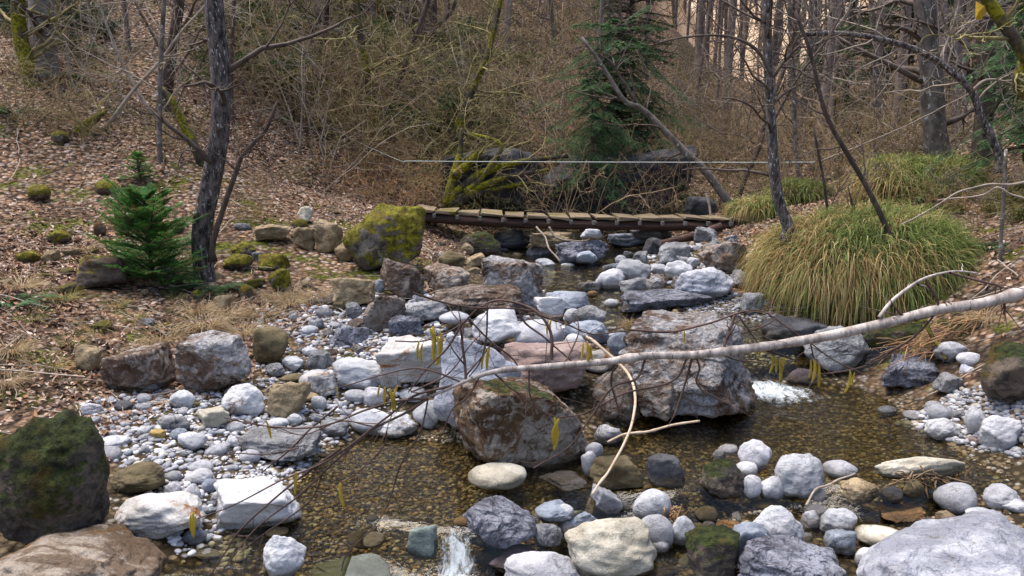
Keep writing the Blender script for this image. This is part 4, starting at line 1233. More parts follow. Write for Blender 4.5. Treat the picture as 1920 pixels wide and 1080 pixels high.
scatter_bush(56, (560,20,1180,330), [0,1,2,3,4], .7, 1.3, "bare brown shrub in the thicket on the hillside behind the bridge's left half", "shrubs in the thicket behind the bridge", 1)
scatter_bush(26, (560,40,1120,360), [8,9], .6, 1.1, "long arching bare stems in the thicket above the footbridge", "long arching stems above the footbridge", 31, "bare_shrub")
scatter_bush(22, (1200,180,1900,340), [8,9], .6, 1.1, "long arching bare stems among the trunks on the right hillside", "long arching stems on the right hillside", 32, "bare_shrub")
scatter_bush(18, (640,230,860,392), [5,6,4], .8, 1.4, "rusty tangle of thin stems on the slope just above the mossy boulder", "rusty tangles above the mossy boulder", 2)
scatter_bush(46, (420,-20,720,240), [0,1,3,4,5], .6, 1.1, "bare shrub hanging over the upper leaf slope left of the mossy stem", "shrubs over the upper leaf slope", 3)
scatter_bush(34, (0,-40,420,280), [0,1,3,7,4], .35, .85, "sparse bare shrub among dead leaves on the upper left slope", "shrubs on the upper left slope", 4)
scatter_bush(16, (860,280,1130,395), [3,4,5], .5, .9, "low bare shrub in front of the wet rock face behind the bridge", "shrubs before the rock face", 5)
scatter_bush(46, (1230,190,1740,345), [0,1,2,3,4], .5, 1.1, "bare shrub under the trees on the right side of the valley", "shrubs on the right side of the valley", 6)
scatter_bush(14, (1740,200,1920,420), [0,3,4,5], .4, .9, "bare shrub on the bank at the right edge above the fallen branch", "shrubs on the right bank", 7)
def front_bush(spots, kinds, label, group, seed):
    r = np.random.default_rng(seed)
    for (u, Y, s) in spots:
        x = (u - 960) / FPX * Y
        o = link("bare_shrub", BUSH[kinds[r.integers(len(kinds))]], None, (x, Y, float(terrain(x, Y)[0])))
        o.scale = (s, s, s); o.rotation_euler = (r.normal() * .2, r.normal() * .2, r.uniform(0, 6.28))
        tag(o, label, "shrub", group)
front_bush([(940,13.0,.7), (1030,13.2,.8), (1120,13.3,.9), (1060,13.4,1.0), (1170,13.3,.7), (1225,13.4,.8), (1260,13.6,.9), (1310,13.4,.7)], [0,3,4,2], "bare shrub standing between the footbridge and the large drooping fir", "shrubs between the bridge and the fir", 21)
front_bush([(1400,13.4,.9), (1455,14.0,1.0), (1530,12.8,.8), (1590,13.5,1.1), (1650,13.2,.9), (1335,14.5,1.1), (1700,13.0,1.0), (1560,15.5,1.3), (1480,16,1.3), (1420,17,1.4), (1360,18,1.4), (1620,16,1.4)], [0,1,2,3], "bare shrub behind the grass mound on the right side of the stream", "shrubs behind the grass mound", 22)
scatter_bush(10, (380,320,640,420), [3,5,7], .25, .5, "small twiggy shrub low on the leaf slope right of the dark rough barked tree", "small shrubs low on the leaf slope", 8)


def evergreen_mesh(seed, n, R, pal):
    rng = np.random.default_rng(seed)
    D = rng.normal(size=(n, 3)); D /= np.linalg.norm(D, axis=1, keepdims=True)
    D[:, 2] = np.abs(D[:, 2])
    cl = rng.normal(size=(9, 3)) * .5; cl[:, 2] = np.abs(cl[:, 2])
    P = (D * rng.random((n, 1)) ** .4 * .5 + cl[rng.integers(9, size=n)]) * R
    T = rng.normal(size=(n, 3)); T /= np.linalg.norm(T, axis=1, keepdims=True)
    B = np.cross(T, rng.normal(size=(n, 3))); B /= np.linalg.norm(B, axis=1, keepdims=True)
    s = rng.uniform(.018, .045, (n, 1))
    V = np.stack([P - T * s, P + B * s * .45, P + T * s * 1.3, P - B * s * .45], 1).reshape(-1, 3)
    F = np.arange(n * 4).reshape(-1, 4)
    pal = np.array(pal)
    return mesh_np("foliage", V, F, M_NEEDLE, np.repeat(pal[rng.integers(len(pal), size=n)] * rng.uniform(.6, 1.3, (n, 1)), 4, 0), False)
EVG = [evergreen_mesh(300, 1500, .55, [(.05, .085, .025), (.03, .06, .02), (.09, .11, .03)]), evergreen_mesh(301, 1300, .5, [(.03, .06, .03), (.02, .045, .025)]), evergreen_mesh(302, 1200, .5, [(.13, .12, .03), (.08, .085, .02)])]
def undergrowth(boxes, label, group, seed):
    r = np.random.default_rng(seed)
    for (u0, v0, u1, v1, n, k, sm) in boxes:
        for i in range(n):
            g = ground(r.uniform(u0, u1), r.uniform(v0, v1))
            o = link("evergreen_shrub", EVG[k], None, g); s = sm * r.uniform(.6, 1.2)
            o.scale = (s, s, s * r.uniform(.6, 1.1)); o.rotation_euler = (0, 0, r.uniform(0, 6.28))
            tag(o, label, "shrub", group)
undergrowth([(440,60,570,185,14,0,1.1), (440,20,600,120,9,2,1.2)], "small leafy evergreen bush on the upper slope right of the dark rough barked tree", "evergreen bushes on the upper slope", 1)
undergrowth([(0,0,60,70,4,1,.9), (110,0,200,110,7,1,.7)], "small dark leafy bush near the top left corner", "leafy bushes near the top left corner", 2)
undergrowth([(600,0,760,130,13,2,1.3), (640,40,960,260,20,0,1.0), (760,120,1000,300,8,2,.9)], "olive leafy undergrowth bush in the thicket above the mossy boulder", "olive undergrowth above the mossy boulder", 3)
undergrowth([(820,360,1010,400,5,0,.5), (1130,360,1290,390,5,1,.6)], "dark low bush along the foot of the rock faces behind the bridge", "dark bushes at the foot of the rock faces", 4)
undergrowth([(1440,240,1700,320,9,1,.6), (1720,330,1920,420,9,2,.45), (1600,250,1800,330,6,0,.6)], "low leafy bush on the right hillside among the trunks", "low bushes on the right hillside", 5)

# ------------------------------------------------------------------ bare trees of the wood behind
def bare_tree_mesh(seed, H, r0, nb, mat):
    rng = np.random.default_rng(seed); mb = MB(); out = []
    n = 14
    P = np.stack([np.cumsum(rng.normal(size=n) * .05), np.cumsum(rng.normal(size=n) * .05), np.linspace(-.4, H, n)], 1)
    mb.tube(P, r0 * np.linspace(1, .3, n), 7)
    for i in range(nb):
        f = .08 + .9 * (i + rng.random()) / nb
        j = min(int(f * (n - 1)), n - 2)
        a = rng.uniform(0, 6.28)
        grow(P[j] + (P[j + 1] - P[j]) * (f * (n - 1) - j), (math.cos(a), math.sin(a), rng.uniform(.1, 1.0)), H * rng.uniform(.07, .17), r0 * .22 * (1.1 - f * .6), 1, rng, out, .2, .04, 5)
    tubes(mb, out, (3, 3), .004)
    return mb.mesh("bare_tree", mat)
TREES = [bare_tree_mesh(200 + i, 12 + 1.2 * i, .10 + .018 * (i % 3), 40, M_FAR if i != 3 else M_BARKL) for i in range(5)]
def wood(n, u0, u1, Y0, Y1, label, group, seed, smin=.6, smax=1.25, pw=1.0):
    r = np.random.default_rng(seed)
    for i in range(n):
        Y = Y0 + (Y1 - Y0) * r.random() ** pw; x = (r.uniform(u0, u1) - 960) / FPX * Y
        o = link("bare_tree", TREES[r.integers(5)], None, (x, Y, float(terrain(x, Y)[0])))
        s = r.uniform(smin, smax); o.scale = (s, s, r.uniform(.9, 1.2))
        o.rotation_euler = (r.normal() * .05, r.normal() * .05, r.uniform(0, 6.28))
        tag(o, label, "tree", group)
wood(50, 1180, 1420, 22, 66, "slender bare tree in the far bright wood up the valley", "bare trees up the valley", 1, .5, 1.1)
wood(80, 1400, 1950, 15, 48, "bare trunk in the wood on the right hillside", "bare trees on the right hillside", 2, .4, 1.0)
wood(46, 560, 1200, 17, 32, "thin bare tree on the hillside above the bridge", "bare trees above the bridge", 3, .3, .65)
wood(22, -20, 560, 13, 24, "thin bare tree on the upper left slope", "bare trees on the upper left slope", 4, .2, .5)

# ------------------------------------------------------------------ conifers
def needles_on(tw, n_per, ln, w, rng, pal):
    """tw: list of (start, end, up). Two rows of needles and some on top, as narrow triangles."""
    A = np.array([t_[0] for t_ in tw]); B = np.array([t_[1] for t_ in tw]); U = np.array([t_[2] for t_ in tw])
    m = len(A)
    D = B - A; L = np.linalg.norm(D, axis=1, keepdims=True); D = D / np.maximum(L, 1e-6)
    S = np.cross(D, U); S /= np.maximum(np.linalg.norm(S, axis=1, keepdims=True), 1e-6)
    f = rng.random((m, n_per)) ; sg = rng.choice([-1, 1], (m, n_per))
    P = A[:, None] + (B - A)[:, None] * f[..., None]
    lift = rng.uniform(-.15, .6, (m, n_per))
    dr = D[:, None] * rng.uniform(.5, 1.0, (m, n_per, 1)) + S[:, None] * (sg * rng.uniform(.5, 1, (m, n_per)))[..., None] + U[:, None] * lift[..., None]
    dr /= np.linalg.norm(dr, axis=2, keepdims=True)
    le = ln * rng.uniform(.7, 1.2, (m, n_per, 1)) * (1.1 - .5 * f[..., None])
    wv = np.cross(dr, U[:, None] + rng.normal(size=(m, n_per, 3)) * .5)
    wv /= np.maximum(np.linalg.norm(wv, axis=2, keepdims=True), 1e-6)
    V = np.stack([P - wv * w, P + wv * w, P + dr * le], 2).reshape(-1, 3)
    F = np.arange(len(V)).reshape(-1, 3)
    pal = np.array(pal)
    C = pal[rng.integers(len(pal), size=m)][:, None] * rng.uniform(.7, 1.25, (m, n_per, 1))
    return V, F, np.repeat(C.reshape(-1, 3), 3, 0)

def conifer(seed, H, R, nbr, ntw, n_per, ln, w, droop, pal, lean=(0, 0), bare=.05, r0=.03, wild=.5, shape=.75):
    rng = np.random.default_rng(seed); tw = []; wood_ = MB()
    n = 10
    tr = np.stack([np.linspace(0, lean[0], n), np.linspace(0, lean[1], n), np.linspace(-.1, H, n)], 1)
    wood_.tube(tr, r0 * np.linspace(1, .15, n), 6)
    for i in range(nbr):
        f = bare + (1 - bare) * (i + .5) / nbr
        a = i * 2.4 + rng.normal() * .3
        L = R * (1 - f) ** shape * rng.uniform(1 - .55 * wild, 1.1 + .25 * wild) + .03 * H
        a += rng.normal() * wild
        p0 = np.array([lean[0] * f, lean[1] * f, H * f])
        d = np.array([math.cos(a), math.sin(a), 0])
        up0 = .35 + .5 * f - droop + rng.normal() * .22 * wild
        tt = np.linspace(0, 1, 7)
        pts = p0 + d * (tt * L)[:, None] + np.array([0, 0, 1]) * (up0 * tt - droop * 1.0 * tt ** 2 + .25 * droop * tt ** 4)[:, None] * L
        wood_.tube(pts, np.linspace(.010, .002, 7) * max(1, H / 2), 3)
        sd = np.array([-d[1], d[0], 0])
        for k in range(ntw):
            g = .12 + .88 * (k + rng.random()) / ntw
            j = min(int(g * 6), 5)
            q = pts[j] + (pts[j + 1] - pts[j]) * (g * 6 - j)
            dd = unit(pts[j + 1] - pts[j])
            l2 = L * .42 * (1.12 - g) * rng.uniform(.7, 1.2) + .03
            sgn = 1 if k % 2 else -1
            e = q + (dd * .75 + sd * sgn * .8 + np.array([0, 0, -droop * .5 + rng.normal() * .12])) * l2
            tw.append((q, e, unit(np.cross(np.cross(dd, np.array([0, 0, 1])), dd) + np.array([0, 0, .3]))))
        tw.append((pts[-2], pts[-1] + (pts[-1] - pts[-2]) * .5, np.array([0, 0, 1.])))
    V, F, C = needles_on(tw, n_per, ln, w, rng, pal)
    return mesh_np("needles", V, F, M_NEEDLE, C, False), wood_.mesh("trunk", M_BARKB)

BRIGHT = [(.07, .20, .04), (.10, .26, .055), (.055, .16, .035), (.15, .32, .08), (.07, .20, .04), (.10, .26, .055), (.18, .15, .06)]
DARKG = [(.065, .14, .055), (.085, .17, .065), (.042, .10, .045), (.12, .21, .08)]
def place_conifer(name, label, meshes, loc, s=1.0, rz=0.0, group=None, sz=None):
    t_ = thing(name, label, "conifer", loc, group)
    t_.scale = (s, s, sz or s); t_.rotation_euler = (0, 0, rz)
    tag(link("needles", meshes[0], t_), kind="stuff")
    link("trunk", meshes[1], t_)
    return t_
def px_size(p0, p1, Y): return np.linalg.norm(at(*p0, Y) - at(*p1, Y))
YF = 7.75
sap = conifer(41, px_size((285,545), (275,372), YF), .50, 110, 22, 50, .034, .0024, .04, BRIGHT, (-.04, 0), .02, .03, 1.0, .42)
place_conifer("fir_sapling", "bright green fir sapling left of the dark rough barked tree", sap, at(290,540,YF) + np.array([0, 0, -.03]))
sap2 = conifer(42, px_size((262,345), (246,280), 9.2), .22, 34, 8, 26, .035, .0022, .10, BRIGHT)
place_conifer("fir_sapling", "small fir seedling behind and above the bright green fir sapling", sap2, ground(262,345))
bigfir = conifer(43, 3.3, 1.35, 170, 20, 46, .06, .0044, .62, DARKG, (.25, 0), .02, .06, 1.7, .28)
bf = place_conifer("fir_tree", "large dark drooping fir behind the right half of the bridge", bigfir, at(1135,372,14.6) + np.array([0, 0, -.2]), 1.0, .5)
med = conifer(44, 2.6, 1.2, 90, 14, 40, .065, .0048, .6, DARKG, (.1, 0), .03, .05, 1.3, .45)
tall = conifer(45, 11.0, 2.0, 130, 16, 34, .16, .013, .3, DARKG, (0, 0), .12, .14)
place_conifer("fir_tree", "low dark fir right of the large drooping fir's foot", med, at(1215,385,14.6), .7, 2.3)
place_conifer("fir_tree", "green fir foliage in front of the large drooping fir above the bridge", med, at(1110,330,13.4), .62, 4.3)
place_conifer("fir_tree", "small dark fir half hidden among trunks above the grass mound", med, ground(1530,245), .9, .3)
place_conifer("fir_tree", "tall dark fir behind the pale lichen spotted trunk", tall, ground(1690,225), .8, .2)
place_conifer("fir_tree", "tall dark fir left of the pale lichen spotted trunk, in the far wood", tall, ground(1585,200), .8, 1.7)
place_conifer("fir_tree", "dark fir at the right edge of the picture above the bank", med, at(1925,290,10.5), .9, 1.9)
place_conifer("fir_tree", "dim fir far up the right hillside near the top", tall, ground(1800,150), .7, 3.0)
place_conifer("fir_tree", "dim fir in the wood left of the bright valley gap", tall, ground(1180,170), .55, 4.0)

# ------------------------------------------------------------------ grass
def blades(roots, dirs, lens, width, cols, rng, grav=1.0, seg=5):
    n = len(roots)
    P = roots.copy(); d = dirs / np.linalg.norm(dirs, axis=1, keepdims=True)
    side = np.cross(d, np.array([0, 0, 1.]) + rng.normal(size=(n, 3)) * .6); side /= np.maximum(np.linalg.norm(side, axis=1, keepdims=True), 1e-6)
    rows = []
    for s in range(seg + 1):
        w = width * (1 - .85 * (s / seg) ** 1.5) * (.6 + .4 * min(s, 1))
        rows.append(np.stack([P - side * w, P + side * w], 1))
        st = lens / seg
        d = d + np.array([0, 0, -1.]) * (grav * .42 * (s + .6) / seg) + rng.normal(size=(n, 3)) * .07
        d /= np.linalg.norm(d, axis=1, keepdims=True)
        P = P + d * st[:, None]
    V = np.stack(rows, 1).reshape(n, -1, 3)
    k = 2 * (seg + 1)
    f = np.array([[2 * s, 2 * s + 1, 2 * s + 3, 2 * s + 2] for s in range(seg)])
    F = (f[None] + (np.arange(n) * k)[:, None, None]).reshape(-1, 4)
    return V.reshape(-1, 3), F, np.repeat(cols, k, 0)

STRAW = np.array([(.46, .34, .15), (.54, .43, .22), (.34, .23, .09), (.42, .29, .12), (.26, .16, .06)])
GREEN = np.array([(.22, .26, .07), (.15, .20, .05), (.30, .32, .11), (.11, .16, .04)])
def mound(label, ctr, rx, ry, rz, n, lmin, lmax, green, seed, kind='mossd', width=.0042):
    rng = np.random.default_rng(seed)
    t_ = thing("grass_mound", label, "grass mound", ctr)
    S, F = rock_shape(seed, 'm', 4)
    b = link("boulder", mesh_np("boulder", S * np.array([rx * .94, ry * .94, rz * .97]), F, RM[kind]), t_); b["wet_level"] = -5.0
    D = rng.normal(size=(n * 2, 3)); D /= np.linalg.norm(D, axis=1, keepdims=True)
    D = D[(D[:, 2] > -.25) & (D[:, 1] < .75)][:n]
    lump = 1 + .12 * fbm(D * 2.2 + seed, 3, seed)
    Dq = D / ((np.abs(D) ** 2.5).sum(1, keepdims=True) ** (1 / 2.5))
    root = Dq * np.array([rx, ry, rz]) * lump[:, None] * .97
    N = D / np.array([rx, ry, rz]); N /= np.linalg.norm(N, axis=1, keepdims=True)
    h = N.copy(); h[:, 2] = 0; h /= np.maximum(np.linalg.norm(h, axis=1, keepdims=True), .15)
    tuftn = rng.normal(size=(40, 3)) * .4
    near = np.argmin(((D[:, None] - unit_rows(rng.normal(size=(40, 3)))[None]) ** 2).sum(-1), 1)
    dirs = N * .38 + h * .05 + np.array([0, 0, .12]) + tuftn[near] * .55 + rng.normal(size=N.shape) * .38
    L = rng.uniform(lmin, lmax, len(D)) * (.75 + .6 * (rng.random(40)[near])) * (1.1 - .45 * np.clip(D[:, 2], 0, 1))
    gp = np.clip(green + 1.1 * fbm(D * 3.1 + 3, 4, seed + 4) + .35 * D[:, 2] + .25 * D[:, 0], .02, .95)
    isg = rng.random(len(D)) < gp
    C = np.where(isg[:, None], GREEN[rng.integers(len(GREEN), size=len(D))], STRAW[rng.integers(len(STRAW), size=len(D))]) * rng.uniform(.75, 1.2, (len(D), 1))
    V, Fb, Cc = blades(root, dirs, L, width, C, rng, 3.0, 6)
    tag(link("grass", mesh_np("grass", V, Fb, M_GRASS, Cc), t_), kind="stuff")
    return t_
def unit_rows(a): return a / np.linalg.norm(a, axis=1, keepdims=True)
mound("big boulder covered with long drooping straw and green grass right of the bridge", at(1612,508,8.3), .93, .85, .62, 18500, .10, .48, .46, 61)
mound("smaller grassy hump behind the big grass covered boulder", at(1715,345,11.6), .75, .6, .34, 5000, .22, .5, .62, 62)
mound("low grassy hump at the bridge's right end beside the dark trunk", at(1420,392,12.0), .35, .3, .16, 1500, .15, .35, .6, 63)
mound("green grassy hump left of the smaller hump, under the trees", at(1495,362,13.0), .45, .35, .2, 1800, .15, .35, .8, 64)

def tuft_mesh(n, L, seed, pal, spread=1.0, name="tuft"):
    rng = np.random.default_rng(seed)
    a = rng.uniform(0, 6.28, n); rr = rng.random(n) ** .5 * .12
    root = np.stack([np.cos(a) * rr, np.sin(a) * rr, np.zeros(n) - .01], 1)
    d = np.stack([np.cos(a) * spread, np.sin(a) * spread, np.ones(n)], 1) + rng.normal(size=(n, 3)) * .35
    C = pal[rng.integers(len(pal), size=n)] * rng.uniform(.75, 1.2, (n, 1))
    V, F, Cc = blades(root, d, rng.uniform(.5, 1, n) * L, .0028, C, rng, 1.2, 5)
    return mesh_np(name, V, F, M_GRASS, Cc)
PALE = np.array([(.46, .35, .20), (.54, .43, .27), (.36, .26, .14), (.30, .21, .11)])
TUFT = [tuft_mesh(320, .42, 70 + i, PALE, 1.3) for i in range(3)] + [tuft_mesh(200, .3, 75, np.concatenate([GREEN, STRAW]), 1.0)]
for i, (u, v, s, k, lab) in enumerate([
    (302,640,1.0,0,"pale dry grass tuft above the white crusted boulder, the left one"), (385,612,1.1,1,"pale dry grass tuft in the middle of the left bank"),
    (372,585,.9,2,"dry grass tuft just below the tan block by the trunk"), (490,592,.9,0,"dry grass tuft above the dark olive brown boulder"),
    (545,570,.9,1,"dry straw tuft at the top left of the cobble chute"), (585,560,.9,2,"dry straw tuft touching the top of the cobble chute"),
    (455,625,.8,1,"dry grass tuft hanging on the back of the white crusted boulder"), (250,600,.7,3,"thin greenish grass tuft on the left bank below the orange mossy rock"),
    (130,645,.7,3,"thin greenish grass tuft above the leaning tan slab"), (20,660,.8,0,"straw tuft at the left edge above the huge mossy boulder"),
    (155,470,.6,1,"straw wisp between the mossy stones left of the fir sapling"), (1345,470,.8,2,"straw tuft above the dark reddish block by the bridge"),
    (215,845,.35,3,"small green grass tuft at the left end of the gravel bar"), (520,560,.8,0,"straw tuft below the grey topped mossy stone"),
    (1180,610,.5,2,"straw tuft on the left shoulder of the big brown and white boulder"), (60,600,.8,3,"greenish grass tuft on the mossy bank near the left edge"),
    (330,560,.6,3,"thin grass tuft under the fir sapling"), (690,365,.8,1,"straw tuft on top of the mossy boulder at the bridge"),
    (1780,640,.9,2,"brown straw tuft on the shaded right bank"), (1850,600,.9,0,"straw tuft on the right bank under the fallen branch"),
    (95,690,.8,3,"greenish grass tuft left of the leaning tan slab"), (215,575,.8,3,"grass tuft in front of the flat orange mossy rock"), (40,540,.9,0,"straw tuft under the dark fern at the left edge"),
    (270,660,.7,1,"straw tuft on top of the reddish brown cracked boulder"), (120,560,.9,3,"grass tuft left of the flat orange mossy rock, lower down"), (10,720,.7,0,"straw tuft hanging above the huge mossy boulder"),
    (430,590,.8,2,"straw tuft right of the tan block below the trunk"), (175,620,.8,3,"mossy grass tuft halfway down the left bank")]):
    o = link("dry_grass_tuft", TUFT[k], None, ground(u, v)); s *= .8; o.scale = (s, s, s); o.rotation_euler = (0, 0, i * 1.3)
    tag(o, lab, "grass tuft", "grass tufts on the banks")

# ------------------------------------------------------------------ ferns
def fern_mesh(seed):
    rng = np.random.default_rng(seed); mbV, mbF, mbC = [], [], []; n = 0
    for i in range(9):
        a = rng.uniform(0, 6.28); L = rng.uniform(.25, .42)
        d = np.array([math.cos(a), math.sin(a), 0]); t_ = np.linspace(0, 1, 18)
        P = d * (t_ * L)[:, None] + np.array([0, 0, 1]) * (L * (.75 * t_ - .85 * t_ ** 2))[:, None]
        sd = np.array([-d[1], d[0], 0])
        for j in range(1, 17):
            w = L * .24 * math.sin(math.pi * min(t_[j] * .85 + .12, 1))
            for s in (-1, 1):
                tip = P[j] + sd * s * w + d * w * .35 - np.array([0, 0, w * .25])
                bw = d * L * .024
                mbV += [P[j] - bw, P[j] + bw, tip]; mbF.append((n, n + 1, n + 2)); n += 3
                c = np.array((.035, .085, .025)) * rng.uniform(.7, 1.6)
                mbC += [c] * 3
    return mesh_np("fern", np.array(mbV), np.array(mbF), M_NEEDLE, np.array(mbC), False)
FERN = [fern_mesh(i) for i in range(3)]
for i, (u, v, s, lab) in enumerate([(18,215,1.4,"green fern at the left edge on the leaf slope"), (102,150,1.5,"green fern at the foot of the smooth pale grey trunk"),
    (527,228,1.2,"lone green fern on the leaf slope right of the crooked stem"), (487,175,1.2,"green fern below the hanging shrubs on the upper slope"), (408,545,1.0,"drooping fern at the right foot of the dark rough barked tree"),
    (335,545,.9,"fern under the right side of the fir sapling"), (30,578,1.1,"dark fern on the left edge of the mossy bank"), (155,95,1.4,"fern high on the slope right of the smooth pale grey trunk"),
    (160,30,1.6,"fern at the top of the slope near the upper left corner"), (690,492,.8,"dark fern in the hollow under the mossy boulder"), (1505,350,1.2,"green fern behind the grass mound by the thin pale trunk"),
    (775,60,1.6,"fern left of the pinkish brown trunk"), (1855,470,1.0,"fern at the right end of the grass mound"), (490,130,1.4,"fern in the thicket above the lone fern")]):
    o = link("fern", FERN[i % 3], None, ground(u, v) + np.array([0, 0, .01])); o.scale = (s, s, s); o.rotation_euler = (0, 0, i * 1.9)
    tag(o, lab, "fern", "ferns on the slopes")
# ------------------------------------------------------------------ plank footbridge
M_PLANK = plain_mat("weathered_plank", (.28, .215, .14), (.13, .095, .06), 9, .85, .4, (.6, 8, 8), None, moss=(.17, .15, .02), mo=(.55, .68))
M_BEAM = plain_mat("reddish_brown_beam", (.085, .042, .03), (.032, .019, .015), 6, .75, .5, (.35, 5, 5), (.2, .12, .09), (.66, .72))
M_BLOCK = plain_mat("grey_wood_block", (.17, .155, .14), (.09, .085, .08), 12, .85, .3)
YB = 11.7
LINE = [(772,393),(812,397),(850,400),(905,403),(960,406),(1030,408),(1100,410),(1180,411),(1260,412),(1340,412.5),(1412,413)]
BP = smooth_path(np.array([at(u, v, YB) for u, v in LINE]), 80)
bo = BP[0].copy()
br = thing("footbridge", "narrow plank footbridge on reddish brown beams across the stream", "bridge", bo)
def seglen(P): return np.concatenate([[0], np.cumsum(np.linalg.norm(np.diff(P, axis=0), axis=1))])
SL = seglen(BP)
def along(s): return np.array([np.interp(s, SL, BP[:, i]) for i in range(3)])
WB = .72
for k, yy in enumerate((.06, WB - .06)):
    mb = MB()
    Q = BP[::3] - bo + np.array([0, yy, -.10])
    mb.tube(Q, .070, 10, None, .35, 3 + k, 6.0)
    mb.build("beam", M_BEAM, br)
def box_mesh(name, lx, ly, lz, mat, rng, jit=.004, bev=.006):
    x, y, z = lx / 2, ly / 2, lz / 2
    V = []
    for sx in (-1, 1):
        for sy in (-1, 1):
            for sz in (-1, 1):
                c = np.array([sx * x, sy * y, sz * z]) + rng.normal(size=3) * jit
                V += [c - np.array([sx * bev, 0, 0]), c - np.array([0, sy * bev, 0]), c - np.array([0, 0, sz * bev])]
    import bmesh
    bm = bmesh.new()
    for v in V: bm.verts.new(v)
    bmesh.ops.convex_hull(bm, input=bm.verts)
    me = bpy.data.meshes.new(name); bm.to_mesh(me); bm.free(); me.materials.append(mat)
    return me
NP = 15
st = SL[-1] / NP
rb = np.random.default_rng(8)
PLM = [box_mesh("plank", st * rb.uniform(.78, .92), WB * rb.uniform(.92, 1.08), .035, M_PLANK, rb, .009) for _ in range(9)]
BLM = box_mesh("bracket", .045, .07, .06, M_BLOCK, rb, .002)
for k in range(NP):
    p = along((k + .5) * st); q = along(min((k + 1) * st, SL[-1])); t_ = unit(q - p)
    o = link("plank", PLM[(k * 5) % 9], br)
    o.location = p - bo + np.array([0, WB / 2, 0]); o.rotation_euler = (rb.normal() * .02, -math.asin(t_[2]) + rb.normal() * .025, rb.normal() * .02)
    if k < NP - 1:
        o = link("bracket", BLM, br)
        o.location = q - bo + np.array([0, -.045, -.05])

# the wire beside the bridge
mb = MB()
Wp = np.concatenate([smooth_path(np.array([at(560,200,15.5), at(650,255,14), at(745,299,12.6), at(760,302,12.5)]), 14), np.array([at(900,303,12.4), at(1150,304,12.3), at(1400,304.5,12.2), at(1528,304,12.1)])])
mb.tube(Wp - Wp[0], np.where(np.arange(len(Wp)) < 12, .0034, .0058), 5)
M_WIRE = plain_mat("pale_wire", (.55, .58, .55), (.42, .45, .43), 30, .6, 0, vary=0)
tag(mb.build("wire", M_WIRE, None, Wp[0]), "thin pale wire stretched across the valley above the footbridge", "wire")

# ------------------------------------------------------------------ the fallen hazel branch with catkins
M_HAZEL = plain_mat("pale_hazel_bark", (.52, .46, .42), (.22, .18, .16), 10, .7, .35, (3, 1, 1), (.09, .07, .06), (.62, .68), vary=0)
M_HTWIG = plain_mat("reddish_hazel_twig", (.12, .075, .06), (.06, .036, .03), 14, .7, 0, vary=0)
M_CATKIN = plain_mat("yellow_catkin", (.95, .82, .2), (.58, .46, .07), 90, .9, .8, vary=.4)
_t = M_CATKIN.node_tree; _b = _t.nodes["Principled BSDF"]
_tr = _t.nodes.new("ShaderNodeBsdfTranslucent"); _tr.inputs[0].default_value = (.9, .74, .12, 1)
_mx = _t.nodes.new("ShaderNodeMixShader"); _mx.inputs[0].default_value = .45
_t.links.new(_b.outputs[0], _mx.inputs[1]); _t.links.new(_tr.outputs[0], _mx.inputs[2]); _t.links.new(_mx.outputs[0], _t.nodes["Material Output"].inputs[0])
def hY(u): return 2.35 + .35 * (u - 400) / 1500
hz0 = at(1300, 660, hY(1300))
hz = thing("hazel_branch", "long pale hazel branch fallen across the stream from the right, with yellow catkins", "branch", hz0)
def hpath(px, n=None, dy=0.0):
    W = np.array([at(u, v, hY(u) + dy * i) for i, (u, v) in enumerate(px)])
    return smooth_path(W, n or 6 * len(px)) - hz0
main = [(2700,395),(2400,440),(2180,484),(2000,522),(1920,546),(1800,574),(1640,611),(1480,640),(1300,661),(1150,677),(1000,688),(930,697),(870,716),(800,747)]
P = hpath(main, 110)
wpx = np.interp(np.linspace(0, 1, 110), [0, .23, .31, .5, .69, .84, .94, 1], [34, 26, 23, 19, 14, 10, 7, 5])
P = P + np.stack([vnoise(P * 6 + q, 60 + q) for q in range(3)], 1) * .010
kn = np.clip(vnoise(np.stack([np.linspace(0, 34, 110)] * 3, 1), 12) - .45, 0, 1)
R = wpx * (1 + .9 * kn) * .5 / FPX * hY(1200) * (1 + .12 * np.abs(fbm(np.stack([np.linspace(0, 22, 110)] * 3, 1), 2, 4)))
mb = MB(); mb.tube(P, R, 12, None, .12, 9, 25.0); mb.build("limb", M_HAZEL, hz)
rng = np.random.default_rng(19)
